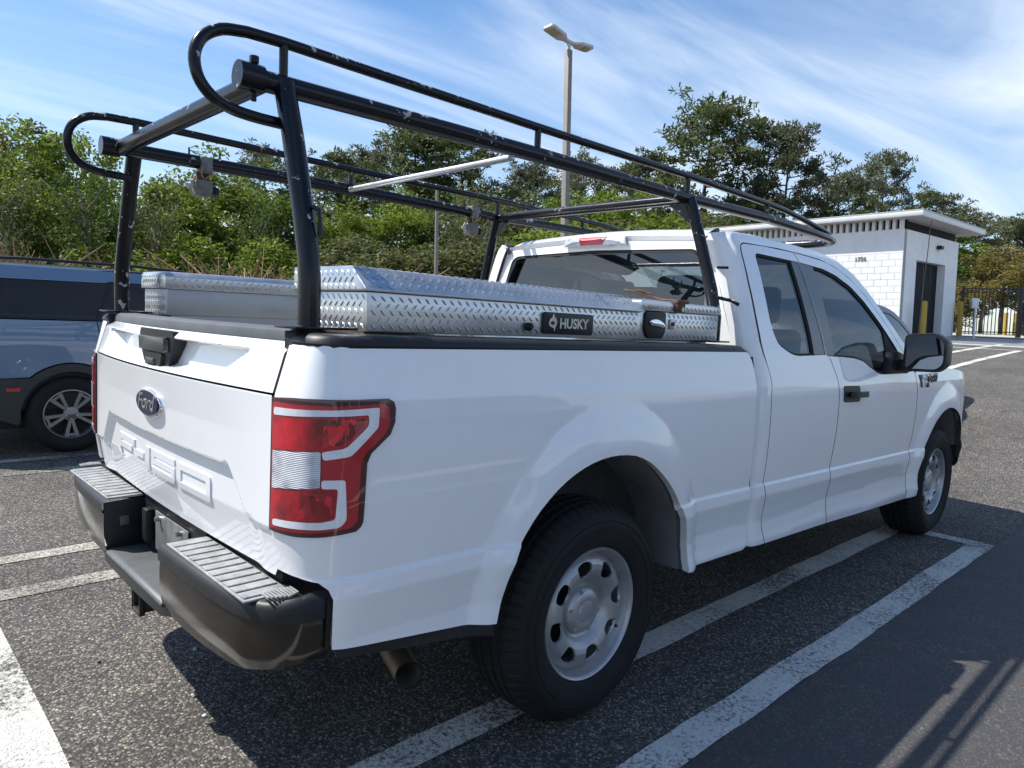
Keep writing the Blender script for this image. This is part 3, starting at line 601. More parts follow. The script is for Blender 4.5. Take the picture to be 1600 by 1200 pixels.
for sd in (-1, 1):
    b = mir(body, sd); cs = mir(cabside, sd); sg = 1 if sd < 0 else -1
    sgn = sg
    bp_ = panel('bed_side', [bed_loop], b, W, truck, .018, .03, 0, sgn, edge_mat=W, cuts=CR)
    panel('cab_shell_side', [cab_corner], cs, W, truck, .03, .02, 0, sgn, edge_mat=G_, cuts=CR)
    dr = panel('rear_door', [rdoor, win_q], b, W, truck, .03, .014, 0, sgn, edge_mat=G_, cuts=CR)
    df = panel('front_door', [fdoor, win_f], b, W, truck, .03, .014, 0, sgn, edge_mat=G_, cuts=CR)
    panel('front_fender', [fender], b, W, truck, .025, .02, 0, sgn, edge_mat=G_, cuts=CR)
    # dark sheet behind the panel gaps
    panel('body_inner', [[(1.04, .44), (3.2, .40), (3.2, 1.15), (1.75, 1.265), (1.04, 1.28)]], b, M['blackmat'], truck, .1, .005, -.030, sgn)
    # window glass and black pillar trims
    gq = round_poly([(1.236, 1.738), (1.575, 1.735), (1.598, 1.292), (1.39, 1.290), (1.25, 1.343), (1.218, 1.42)], [.025, .004, .004, .06, .09, .05], 5)
    panel('window_seal', [win_q, gq], b, M['blackmat'], dr, .06, .02, -.007, sgn)
    panel('window_pane', [gq], b, GL, dr, .06, 0, -.013, sgn)
    panel('pillar_trim', [round_poly([(1.588, 1.741), (1.667, 1.741), (1.737, 1.284), (1.612, 1.284)], .003, 2)], b, M['trim'], dr, .06, .012, -.002, sgn)
    gf = round_poly([(1.825, 1.725), (1.95, 1.718), (2.085, 1.694), (2.24, 1.644), (2.38, 1.569), (2.53, 1.465), (2.595, 1.415), (2.603, 1.23), (2.50, 1.181), (2.42, 1.194), (2.30, 1.228), (2.22, 1.258), (2.10, 1.275), (1.852, 1.284)], .02, 3)
    panel('window_seal', [win_f, gf], b, M['blackmat'], df, .06, .02, -.007, sgn)
    panel('window_pane', [gf], b, GL, df, .06, 0, -.013, sgn)
    panel('pillar_trim', [round_poly([(1.681, 1.741), (1.828, 1.733), (1.848, 1.279), (1.753, 1.279)], .003, 2)], b, M['trim'], df, .06, .012, -.002, sgn)
    # door handle: recessed cup and bar
    panel('handle_cup', [round_poly([(1.925, 1.122), (2.13, 1.116), (2.135, 1.030), (1.925, 1.036)], .02, 4)], b, M['black'], df, .04, .012, .005, sgn)
    def hb(u, v, b=b, sd=sd):
        p = b(u, v); k = 1-abs((u-2.08)/.13)**4; return (p[0], p[1]+sd*(.012+.028*max(0, k)), p[2])
    panel('door_handle', [round_poly([(1.96, 1.092), (2.205, 1.086), (2.205, 1.056), (1.96, 1.062)], .014, 4)], hb, M['black'], df, .03, .02, .004, sgn)
    # wheel wells
    for nm, ar in (('wheel_arch_liner', arch_r), ('wheel_arch_liner', arch_f)):
        vv = []; ff = []
        P = [b(*p) for p in ar]; n = len(P); cx = sum(p[0] for p in ar)/n
        for i, p in enumerate(P):
            for yy, sc in ((abs(p[1])-.026, 1.012), (abs(p[1])-.05, 1.012), (abs(p[1])-.055, 1.0), (.86, .985), (.66, .95)):
                vv.append((cx+(p[0]-cx)*sc, sd*yy, .4+(p[2]-.4)*sc))
        ff = [(i*5+j, i*5+j+1, (i+1)*5+j+1, (i+1)*5+j) for i in range(n-1) for j in range(4)]
        ff.append(tuple(i*5+4 for i in range(n)))
        mesh_obj(nm, vv, ff, M['liner'], truck, True, 50)
    # black sill below the bed
    panel('bed_lower_strip', [[(-1.015, .56), (-.50, .50), (-.50, .465), (-1.0, .525)]], b, M['black'], truck, .1, .02, -.012, sgn)
    # front bumper side
    panel('front_bumper', [round_poly([(4.17, .735), (4.30, .75), (4.92, .78), (4.92, .46), (4.30, .42), (4.16, .50)], .03, 3)], b, M['black'], truck, .06, .03, .004, sgn)
    # headlamp
    panel('headlamp', [round_poly([(4.30, 1.06), (4.62, 1.04), (4.62, .88), (4.32, .90)], .03, 3)], b, M['clear'], truck, .06, .01, .006, sgn)
    # tail lamp: dark housing, red fields, silver clamp-shaped strip, clear reversing lamp
    tl = panel('tail_lamp', [TL], b, M['red_dark'], truck, .02, .02, .006, sgn)
    inner = [(-1.200, 1.168), (-.90, 1.172), (-.884, 1.160), (-.886, 1.12), (-.898, 1.098), (-.952, 1.054), (-.964, 1.030), (-.968, .885), (-.982, .872), (-1.06, .862), (-1.12, .856), (-1.200, .854)]
    panel('red_lens', [round_poly(inner, .006, 2)], b, M['redflat'], tl, .02, .003, .009, sgn)
    panel('silver_strip', [round_poly([(-1.190, 1.157), (-.915, 1.164), (-.920, 1.116), (-.990, 1.050), (-1.049, 1.041), (-1.052, 1.061), (-1.002, 1.070), (-.946, 1.122), (-.945, 1.147), (-1.052, 1.146), (-1.190, 1.138)], .006, 2)], b, M['strip'], tl, .02, .002, .0115, sgn)
    panel('silver_strip', [round_poly([(-1.051, .993), (-1.001, .993), (-.995, .893), (-1.009, .876), (-1.050, .871), (-1.186, .862), (-1.186, .878), (-1.050, .889), (-1.020, .896), (-1.017, .972), (-1.051, .972)], .006, 2)], b, M['strip'], tl, .02, .002, .0115, sgn)
    panel('upper_red_lamp', [round_poly([(-1.190, 1.134), (-1.054, 1.142), (-.950, 1.143), (-.951, 1.124), (-1.004, 1.074), (-1.054, 1.066), (-1.190, 1.054)], .004, 2)], b, M['red'], tl, .02, .002, .0110, sgn)
    panel('reversing_lamp', [round_poly([(-1.190, 1.050), (-1.054, 1.061), (-1.054, .974), (-1.190, .956)], .004, 2)], b, M['clear'], tl, .02, .002, .0125, sgn)
    panel('lower_red_lamp', [round_poly([(-1.190, .950), (-1.054, .968), (-1.022, .968), (-1.024, .902), (-1.052, .893), (-1.190, .882)], .004, 2)], b, M['red'], tl, .02, .002, .0110, sgn)
    panel('lamp_reflector', [round_poly([(-1.049, 1.138), (-.956, 1.139), (-.957, 1.125), (-1.006, 1.079), (-1.049, 1.072)], .003, 2)], b, M['facet'], tl, .02, .002, .0118, sgn)
    panel('lamp_reflector', [round_poly([(-1.100, .958), (-1.026, .963), (-1.028, .904), (-1.054, .897), (-1.100, .893)], .003, 2)], b, M['facet'], tl, .02, .002, .0118, sgn)
    # bed rail cap follows the top edge of the bed side round the rear corner
    vv = []; ff = []
    xs = [-1.195, -1.16, -1.12, -1.08, -1.03, -.98, -.93, -.8, -.3, .3, .85, .92, .955]
    for x in xs:
        dz = -.009*(x+1.0); sh = -.022 if x > .94 else 0
        p0 = Vector(body(x, 1.314)); tg_ = Vector(body(x+.004, 1.314))-Vector(body(x-.004, 1.314)); nn = Vector((tg_.y, -tg_.x, 0)).normalized()
        if nn.y > 0.01 or (abs(nn.y) < .01 and nn.x > 0): nn = -nn
        for ins, z in ((-.001, 1.308), (-.0045, 1.316), (.000, 1.329), (.012, 1.338), (.030, 1.341)):
            q = p0-nn*ins; vv.append((q.x, -sd*min(q.y, -.792), z+dz+(sh if z > 1.32 else 0)))
        xi = max(x, -1.06); vv.append((xi, sd*.790, 1.341+dz+sh)); vv.append((xi, sd*.788, 1.29))
    n = 7
    ff = [(i*n+j, i*n+j+1, (i+1)*n+j+1, (i+1)*n+j) for i in range(len(xs)-1) for j in range(n-1)]+[tuple(range(n)), tuple((len(xs)-1)*n+j for j in range(n))]
    mesh_obj('bed_rail_cap', vv, ff, M['black'], truck, True, 40)
    MB().box(-.55, .58, sd*.60, sd*.795, .62, .978).obj('wheel_tub', M['under'], truck)
    # inner bed wall
    MB().box(-1.0, .90, sd*.79, sd*.80, 1.0, 1.30).obj('bed_wall', M['bed'], truck)
    # door mirror
# ---- bed floor, front wall
MB().box(-1.03, .93, -.62, .62, .80, .85).box(-1.03, .93, -.80, -.62, .98, 1.0).box(-1.03, .93, .62, .80, .98, 1.0).obj('bed_floor', M['bed'], truck)
MB().box(.90, .94, -.80, .80, .85, 1.31).obj('bed_front_wall', M['bed'], truck)
MB().box(-.90, 4.3, -.60, .60, .42, .62).box(-1.02, .9, -.62, .62, .55, .80).obj('underbody', M['under'], truck)
for sd in (-1, 1): MB().box(-.95, 3.4, sd*.42, sd*.52, .33, .50).obj('frame_rail', M['under'], truck)
MB().tube([(0, -.9, .385), (0, .9, .385)], .05, 10).tube([(0, -.16, .385), (0, .16, .385)], .15, 14).obj('rear_axle', M['under'], truck, True)

# ---- tailgate: a pressed sheet
def crown(z): return interp(z, [.70, .95, 1.07, 1.18, 1.30], [.026, .030, .036, .050, .062])
def tgx(y, z):
    ay = abs(y); x = seamx(z)-crown(z)*(1-(ay/.81)**2)
    # hollow under the top lip
    if z > 1.175:
        e = sstep((.50+(z-1.20)/.085*.16-ay)/.05)*sstep((1.289-z)/.009)*sstep((z-1.188)/.020)
        x += .048*e
        x += .022*sstep((z-1.285)/.030)
    # lower hollow with the raised model name
    if ay < .57: zb = .967
    elif ay < .68: zb = .967-(ay-.57)/.11*.122
    else: zb = .845
    ww = .012+.040*sstep((ay-.53)/.06)*(1-sstep((ay-.70)/.04)); x += .021*sstep((zb+.4*(ww-.012)-z)/ww)*(1-.65*sstep((ay-.655)/.10))
    return x
tg = empty('tailgate', (0, 0, 0), truck)
tgf = lambda y, z: (tgx(y, z), y, z)
def wseam(z): return .806
up = [(.806, 1.187), (.806, 1.314), (-.806, 1.314), (-.806, 1.187)]
lo = [(.806, .732), (.806, 1.181), (-.806, 1.181), (-.806, .732), (-.79, .709), (.79, .709)]
panel('upper_panel', [up], tgf, W, tg, .018, .014, 0, -1, stepv=.0065, edge_mat=G_)
panel('lower_panel', [lo], tgf, W, tg, .012, .014, 0, -1, stepv=.005, edge_mat=G_)
MB().box(-1.005, -.985, -.80, .80, .74, 1.30).obj('inner_panel', M['gap'], tg)
# black top cap
vv = []; ff = []; ys = frange(-.812, .812, 40); cp = [(0, 1.3155), (.001, 1.330), (.006, 1.341), (.02, 1.347), (.075, 1.349), (.085, 1.340), (.085, 1.30)]
for y in ys:
    x0 = tgx(min(.80, max(-.80, y)), 1.3135)
    for dx, z in cp: vv.append((x0+dx, y, z))
n = len(cp); ff = [(i*n+j, (i+1)*n+j, (i+1)*n+j+1, i*n+j+1) for i in range(len(ys)-1) for j in range(n-1)]+[tuple(range(n)), tuple((len(ys)-1)*n+j for j in range(n))]
mesh_obj('top_cap', vv, ff, M['cap_grey'], tg, True, 40)
# handle: bezel, paddle, camera nub
hx = lambda y, z: (-1.112-.006*(1-(y/.2)**2)-.009*sstep((z-1.17)/.05)*sstep((1.33-z)/.02), y, z)
hb = round_poly([(.155, 1.3125), (-.155, 1.3125), (-.172, 1.285), (-.118, 1.196), (-.095, 1.180), (.095, 1.180), (.118, 1.196), (.172, 1.285)], .012, 3)
ho = panel('handle_bezel', [hb], hx, M['black'], tg, .03, .04, 0, -1)
MB().prism(round_poly([(.125, 1.288), (-.125, 1.288), (-.125, 1.242), (.125, 1.242)], .008, 3), lambda y, z: (-1.138-.05*(z-1.24), y, z), lambda y, z: (-1.08, y, z)).obj('handle_paddle', M['trim'], ho, bevel=.003)
MB().box(-1.1335, -1.08, -.13, .13, 1.286, 1.290).obj('paddle_gap', M['blackmat'], ho)
MB().prism(round_poly([(.09, 1.236), (-.09, 1.236), (-.07, 1.19), (.07, 1.19)], .006, 3), lambda y, z: (-1.1345, y, z), lambda y, z: (-1.08, y, z)).obj('handle_recess', M['blackmat'], ho)
MB().prism(round_poly([(.05, 1.218), (-.03, 1.218), (-.03, 1.200), (.05, 1.200)], .005, 3), lambda y, z: (-1.142, y, z), lambda y, z: (-1.10, y, z)).obj('rear_camera', M['trim'], ho, bevel=.002)
# oval emblem
def ell(a, b_, n=40): return [(a*math.cos(2*PI*k/n), 1.070+b_*math.sin(2*PI*k/n)) for k in range(n)]
em = MB().prism(ell(.117, .047), lambda y, z: (tgx(0, 1.07)-.010-.004*(1-(y/.117)**2), y, z), lambda y, z: (tgx(0, 1.07)+.010, y, z)).obj('oval_emblem', M['chrome'], tg, bevel=.004)
MB().prism(ell(.106, .040), lambda y, z: (tgx(0, 1.07)-.0162, y, z), lambda y, z: (tgx(0, 1.07), y, z)).obj('emblem_field', M['emblem'], em)
MT = Matrix(((0, 0, -1, 0), (-1, 0, 0, 0), (0, 1, 0, 0), (0, 0, 0, 1)))     # text facing -x
Mfx = lambda x, y, z: Matrix.Translation((x, y, z)) @ MT
text_obj('emblem_script', 'Ford', .072, M['hooks'], em, Mfx(tgx(0, 1.07)-.0168, 0, 1.071) @ Matrix(((1, .30, 0, 0), (0, 1, 0, 0), (0, 0, 1, 0), (0, 0, 0, 1))), .001, .0006, 1.15)
# raised model name F-150, broad stencil strokes
zb, zt = .822, .902; sk = .021
def letter(*loops): panel('raised_letter', list(loops), tgf, W, tg, .02, .009, .0048, -1, edge_mat=W)
m0, m1 = zb+.029, zb+.050
letter([(.490, zb), (.462, zb), (.462, m0), (.310, m0), (.310, m1), (.462, m1), (.462, zt-sk), (.275, zt-sk), (.275, zt-.002), (.272, zt), (.478, zt), (.490, zt-.014)])
letter([(.255, m0), (.170, m0), (.170, m1), (.255, m1)])
letter([(.148, zb), (.100, zb), (.100, zt), (.136, zt), (.148, zt-.014)])
letter([(.075, zb), (-.134, zb), (-.146, zb+.012), (-.146, m1+.001), (.046, m1+.001), (.046, zt-sk), (-.146, zt-sk), (-.146, zt), (.075, zt), (.075, m0+.003), (-.118, m0+.003), (-.118, zb+sk), (.075, zb+sk)])
letter(round_poly([(-.170, zb), (-.425, zb), (-.425, zt), (-.170, zt)], .014, 2), round_poly([(-.200, zb+sk), (-.200, zt-sk), (-.395, zt-sk), (-.395, zb+sk)], .004, 2))

# ---- rear bumper
bump = empty('rear_bumper', (0, 0, 0), truck)
def bpath(sd):
    P = smooth_path([(-1.207, .300), (-1.206, .45), (-1.201, .62), (-1.189, .78), (-1.172, .855), (-1.140, .915), (-1.095, .950), (-1.04, .962), (-1.012, .963)], 5)
    return [(x, sd*y) for x, y in P]
for sd in (-1, 1):
    P = bpath(sd); n = len(P); rows = 9; vv = []; ff = []
    for i, (x, y) in enumerate(P):
        k = i/(n-1); zlo = .478+.055*sstep((k-.15)/.75); zhi = .642
        cx, cy = -1.05, sd*.55
        for j in range(rows):
            t = j/(rows-1); z = zlo+(zhi-zlo)*t
            ins = .016*(1-t)**4+.003*t**6
            d = Vector((x-cx*0-(-1.0), 0, 0))
            nx = -1.0 if abs(y) < .80 else -math.cos(min(1, (abs(y)-.80)/.16)*PI/2); ny = sd*math.sqrt(max(0, 1-nx*nx))
            vv.append((x-nx*ins, y-ny*ins, z))
    ff = [(i*rows+j, (i+1)*rows+j, (i+1)*rows+j+1, i*rows+j+1) for i in range(n-1) for j in range(rows-1)]
    mesh_obj('bumper_face', vv, ff, M['bumper'], bump, True)
    # black moulded top
    vv = []; ff = []; rings = 6
    for i, (x, y) in enumerate(P):
        k = i/(n-1); hi = .016*sstep((k-.55)/.3)
        nx = -1.0 if abs(y) < .80 else -math.cos(min(1, (abs(y)-.80)/.16)*PI/2); ny = sd*math.sqrt(max(0, 1-nx*nx))
        for ins, z in ((.010, .638), (-.004, .640), (-.004, .668+hi), (.003, .680+hi), (.014, .686+hi)): vv.append((x-nx*ins, y-ny*ins, z))
        vv.append((-1.045, min(abs(y), .93)*sd, .688+hi))
    ff = [(i*rings+j, (i+1)*rings+j, (i+1)*rings+j+1, i*rings+j+1) for i in range(n-1) for j in range(rings-1)]
    mesh_obj('bumper_top', vv, ff, M['black'], bump, True, 35)
    # ribbed step pad
    pad = MB().box(-1.192, -1.070, sd*.315, sd*.865, .684, .690).obj('step_pad', M['step'], bump, bevel=.002)
    rib = MB()
    for k in range(11):
        y = .335+k*.048; rib.box(-1.186, -1.077, sd*(y), sd*(y+.037), .6895, .6945)
    rb = rib.obj('step_rib', M['step'], pad, bevel=.0015, bseg=1); rb['kind'] = 'stuff'
    fine = MB()
    for k in range(9):
        x = -1.150+k*.009; fine.box(x, x+.005, sd*.868, sd*(.925-.004*abs(k-5)), .6995, .7035)
    fr = fine.obj('corner_tread', M['step'], pad); fr['kind'] = 'stuff'
    # inner cheek of the licence plate recess
    MB().prism([(-1.205, .675), (-1.06, .683), (-1.06, .50), (-1.19, .495), (-1.205, .56)], lambda x, z: (x, sd*.300, z), lambda x, z: (x, sd*.312, z)).obj('recess_cheek', M['black'], bump, bevel=.003)
    # bumper-to-bed closing piece
    vv = []; ff = []
    E_ = [(-1.03, .972), (-1.022, .966), (-1.015, .94)]
    for x, y in E_:
        for z in (.555, .59, .64, .70): vv.append((x, sd*y, z))
    ff = [(i*4+j, (i+1)*4+j, (i+1)*4+j+1, i*4+j+1) for i in range(2) for j in range(3)]
    mesh_obj('bumper_end', vv, ff, M['black'], bump, True)
# centre: low step, lip, plate wall, hitch, socket, lamp
st = MB().prism(round_poly([(-1.196, .472), (-1.204, .498), (-1.190, .508), (-1.065, .505), (-1.065, .465), (-1.17, .458)], .008, 3), lambda x, z: (x, .298, z), lambda x, z: (x, -.298, z)).obj('centre_step', M['cap_grey'], bump, bevel=.002)
lip = MB(); LP = [(-1.180, -.40, .484, .002), (-1.192, -.35, .476, .014), (-1.202, -.30, .464, .030), (-1.205, 0, .460, .034), (-1.202, .30, .464, .030), (-1.192, .35, .476, .014), (-1.180, .40, .484, .002)]
lv = []
for x, y, z, h_ in LP: lv += [(x, y, z), (x-.002, y, z+h_), (x+.05, y, z+h_*.6), (x+.05, y, z-.004)]
mesh_obj('lower_lip', lv, [(i*4+j, i*4+(j+1) % 4, (i+1)*4+(j+1) % 4, (i+1)*4+j) for i in range(6) for j in range(4)]+[(0, 1, 2, 3), (24, 25, 26, 27)], M['black'], bump, True, 40)
MB().box(-1.07, -1.05, -.30, .30, .50, .70).obj('plate_wall', M['black'], bump)
pw = MB().box(-1.078, -1.0725, -.165, .155, .525, .665).obj('plate_backing', M['plate'], bump, bevel=.003)
for y in (.105, -.105): MB().tube([(-1.075, y, .645), (-1.095, y, .645)], .009, 8).obj('bolt', M['hooks'], bump, True)
MB().box(-1.10, -1.07, .19, .235, .54, .66).obj('plate_lamp', M['black'], bump, bevel=.006)
MB().box(-1.17, -1.11, .296, .3005, .575, .635).obj('trailer_socket', M['blackmat'], bump, bevel=.006)
MB().box(-1.155, -1.125, .290, .297, .588, .622).obj('socket_cover', M['cap_grey'], bump, bevel=.003)
MB().box(-1.062, -1.0, -.80, .80, .66, .716).obj('valance', M['blackmat'], bump)
hh = MB()
for a, b_, c_, d_ in ((-.036, .036, .455, .447), (-.036, .036, .383, .375), (-.036, -.028, .455, .375), (.028, .036, .455, .375)): hh.box(-1.185, -.95, a, b_, d_, c_)
hh.box(-1.188, -1.17, -.043, -.036, .368, .462).box(-1.188, -1.17, .036, .043, .368, .462).box(-1.188, -1.17, -.043, .043, .455, .462).box(-1.188, -1.17, -.043, .043, .368, .375)
hh.obj('hitch_receiver', M['black'], bump, bevel=.002)
MB().box(-1.187, -1.12, -.030, .030, .3755, .380).obj('hitch_rust', M['rust'], bump)
# exhaust
ex = MB().tube(smooth_path([(.0, -.40, .46), (-.35, -.38, .43), (-.52, -.47, .335), (-.578, -.60, .303), (-.640, -.785, .298)], 5), .042, 18, cap=False)
ex.tube([(-.640, -.785, .298), (-.609, -.69, .300)], .0385, 18, cap=False)
ex.obj('exhaust_pipe', M['exh'], truck, True, 60)
MB().tube([(-.612, -.70, .2995), (-.60, -.665, .301)], .0383, 18).obj('exhaust_bore', M['blackmat'], truck)

# ---- cab back, roof, glass
def roofz(x, y):
    ay = abs(y); f = interp(x, [1.0, 1.05, 1.075, 1.12, 1.2, 1.5, 1.9, 2.15, 2.35, 2.5], [1.80, 1.838, 1.853, 1.872, 1.886, 1.900, 1.897, 1.880, 1.845, 1.79])
    return f-.030*(ay/.70)**2-.085*sstep((ay-.60)/.16)**1.5
rl = smooth_path([(1.052, 0), (1.052, .40), (1.055, .60), (1.075, .71), (1.15, .757), (1.6, .765), (2.0, .755), (2.22, .735), (2.30, .68), (2.38, .40), (2.40, 0)], 3)
rl = rl+[(x, -y) for x, y in reversed(rl[1:-1])]
panel('roof', [rl], lambda x, y: (x, y, roofz(x, y)), W, truck, .05, .03, 0, 1, edge_mat=W)
def backx(y, z): return interp(z, [.9, 1.30, 1.55, 1.75, 1.83], [1.030, 1.034, 1.046, 1.062, 1.075])-.008*(1-(abs(y)/.8)**2)
bk_out = [(.872, .90), (.872, 1.25), (.845, 1.32), (.80, 1.45), (.72, 1.68), (.69, 1.765), (.67, 1.80), (.62, 1.825), (0, 1.842)]
bk = bk_out+[(-y, z) for y, z in reversed(bk_out[:-1])]
gl_o = round_poly([(.735, 1.335), (.735, 1.42), (.640, 1.735), (.60, 1.758), (0, 1.772), (-.60, 1.758), (-.640, 1.735), (-.735, 1.42), (-.735, 1.335)], .03, 3)
bkf = lambda y, z: (backx(y, z), y, z)
panel('cab_back_wall', [bk, gl_o], bkf, W, truck, .06, .03, 0, -1, edge_mat=M['blackmat'])
panel('rear_window', [gl_o], bkf, M['rglass'], truck, .1, 0, -.006, -1)
band = [p for p in round_poly([(.72, 1.345), (.72, 1.42), (.628, 1.722), (.59, 1.744), (0, 1.757), (-.59, 1.744), (-.628, 1.722), (-.72, 1.42), (-.72, 1.345)], .03, 3)]
panel('rear_window_seal', [gl_o, band], bkf, M['blackmat'], truck, .1, .01, -.004, -1)
# high brake lamp
cbf = lambda y, z: (backx(y, z)-.012-.030*(1-(y/.24)**4)*sstep((1.855-z)/.03), y, z)
hl = panel('high_brake_lamp', [round_poly([(.215, 1.793), (.20, 1.838), (-.20, 1.838), (-.215, 1.793)], .008, 3)], cbf, M['clear'], truck, .03, .045, 0, -1)
panel('red_lens', [round_poly([(.075, 1.796), (.095, 1.836), (-.095, 1.836), (-.075, 1.796)], .004, 2)], cbf, M['redbright'], hl, .03, .003, .002, -1)
for sd in (-1, 1):
    MB().tube(smooth_path([(1.052, sd*.655, 1.775), (1.045, sd*.675, 1.806), (1.06, sd*.698, 1.832), (1.085, sd*.705, 1.842)], 4), .010, 8).obj('roof_trim', M['trim'], truck, True)
# windscreen, cowl, bonnet
def wsf(y, v):
    return (2.36+v*.80+.22*(1-(y/.80)**2)*v+.03*(1-v), y*(1+.10*v), 1.832-v*.56-.012*(y/.7)**2)
panel('windscreen', [round_poly([(-.70, .0), (.70, .0), (.72, 1.0), (-.72, 1.0)], .03, 3)], wsf, M['wglass'], truck, .12, .004, 0, 1)
hood = [(3.10, -.86), (3.10, .86), (4.0, .88), (4.35, .80), (4.52, .5), (4.56, 0), (4.52, -.5), (4.35, -.80), (4.0, -.88)]
panel('bonnet', [round_poly(hood, .05, 3)], lambda x, y: (x, y, 1.225-.05*max(0, x-3.9)**1.2-.02*(abs(y)/.8)**2+.012*sstep((abs(y)-.45)/.1)-.03*sstep((abs(y)-.78)/.1)), W, truck, .08, .03, 0, 1, edge_mat=G_)
MB().box(2.95, 3.15, -.80, .80, 1.15, 1.20).obj('cowl', M['black'], truck)
gr = MB().box(4.50, 4.60, -.62, .62, .78, 1.06).obj('grille', M['black'], truck, bevel=.02)
# interior
MB().box(1.10, 3.1, -.90, .90, .55, .60).obj('cabin_floor', M['interior'], truck)
MB().box(2.62, 3.05, -.88, .88, .95, 1.22).obj('dashboard', M['interior'], truck, bevel=.06, bseg=3)
MB().box(1.25, 2.2, -.70, .70, 1.80, 1.82).obj('headliner', M['headliner'], truck)
stw = MB(); sc = [(2.50-.06*math.sin(2*PI*k/20), .40+.185*math.cos(2*PI*k/20), 1.20+.17*math.sin(2*PI*k/20)) for k in range(21)]
stw.tube(sc, .014, 8); stw.obj('steering_wheel', M['blackmat'], truck, True)
for y00 in (-1, 1):
    for xs_, nm, y0 in ((1.98, 'front_seat', y00*.42), (1.11, 'rear_seat', y00*.46)):
        s_ = MB().box(xs_, xs_+.16, y0-.25, y0+.25, .85, 1.40).obj(nm, M['seat'], truck, bevel=.05, bseg=3)
        MB().box(xs_+.02, xs_+.12, y0-.13, y0+.13, 1.43, 1.645 if xs_ < 1.5 else 1.64).obj('headrest', M['seat'], s_, bevel=.045, bseg=4)
        MB().box(xs_+.1, xs_+.6, y0-.25, y0+.25, .80, .95).obj('cushion', M['seat'], s_, bevel=.04, bseg=3)
MB().box(2.42, 2.46, -.12, .12, 1.66, 1.73).obj('rear_view_mirror', M['blackmat'], truck, bevel=.015)
pp = MB().prism(round_poly([(.02, 1.50), (.38, 1.50), (.31, 1.655), (.08, 1.635)], .02, 3), lambda y, z: (1.50, y, z), lambda y, z: (1.505, y, z)).obj('sun_shade_sheet', M['sign'], truck)
# door mirrors
for sd in (-1, 1):
    mr_ = empty('door_mirror', (0, 0, 0), truck)
    MB().prism(round_poly([(2.60, 1.31), (2.78, 1.28), (2.90, 1.175), (2.52, 1.175)], .02, 3), lambda x, z: (x, sd*.955, z), lambda x, z: (x, sd*1.005, z)).obj('mirror_foot', M['black'], mr_, bevel=.008)
    MB().prism([(2.68, 1.255), (2.80, 1.255), (2.82, 1.185), (2.66, 1.185)], lambda x, z: (x, sd*.99, z), lambda x, z: (x+.0, sd*1.06, z)).obj('mirror_arm', M['black'], mr_, bevel=.012)
    sh = round_poly([(1.035, 1.405), (1.20, 1.420), (1.262, 1.375), (1.262, 1.235), (1.225, 1.195), (1.035, 1.190)], .03, 4)
    vv = []; ff = []; n = len(sh); cy, cz = 1.15, 1.30
    for x, k in ((2.640, .98), (2.650, 1.0), (2.70, 1.0), (2.76, .93), (2.80, .80), (2.82, .55)):
        for y, z in sh: vv.append((x, sd*(cy+(y-cy)*k), cz+(z-cz)*k))
    ff = [(i*n+j, i*n+(j+1) % n, (i+1)*n+(j+1) % n, (i+1)*n+j) for i in range(5) for j in range(n)]+[tuple(5*n+j for j in range(n)), tuple(reversed(range(n)))]
    mesh_obj('mirror_housing', vv, ff, M['black'], mr_, True, 40)
    gsh = [(cy+(y-cy)*.86, cz+(z-cz)*.84) for y, z in sh]
    MB().prism(gsh, lambda y, z: (2.636-.03*(y-cy), sd*y, z), lambda y, z: (2.65, sd*y, z)).obj('mirror_glass', M['mirror'], mr_)
# fender badge
bd = empty('fender_badge', (0, 0, 0), truck)
fy = -Yb(1.12)
MB().prism([(3.105, 1.152), (3.15, 1.152), (3.15, 1.072), (3.125, 1.072)], lambda x, z: (x, body(x, z)[1]-.006, z), lambda x, z: (x, body(x, z)[1]+.004, z)).obj('badge_bar', M['black'], bd)
MX = lambda x, y, z: Matrix.Translation((x, y, z)) @ Matrix(((1, 0, 0, 0), (0, 0, -1, 0), (0, 1, 0, 0), (0, 0, 0, 1)))   # text facing -y
text_obj('badge_text', 'F-150', .078, M['trim'], bd, MX(3.315, -1.007, 1.127), .004, .002, 1.0)
text_obj('badge_trim', 'XL', .036, M['trim'], bd, MX(3.24, -1.007, 1.082), .004, .001)
MB().tube([(3.43, -.86, 1.17), (3.44, -.86, 1.55), (3.49, -.855, 2.17)], .0028, 6).tube([(3.43, -.86, 1.16), (3.43, -.86, 1.19)], .012, 8).obj('antenna', M['blackmat'], truck)

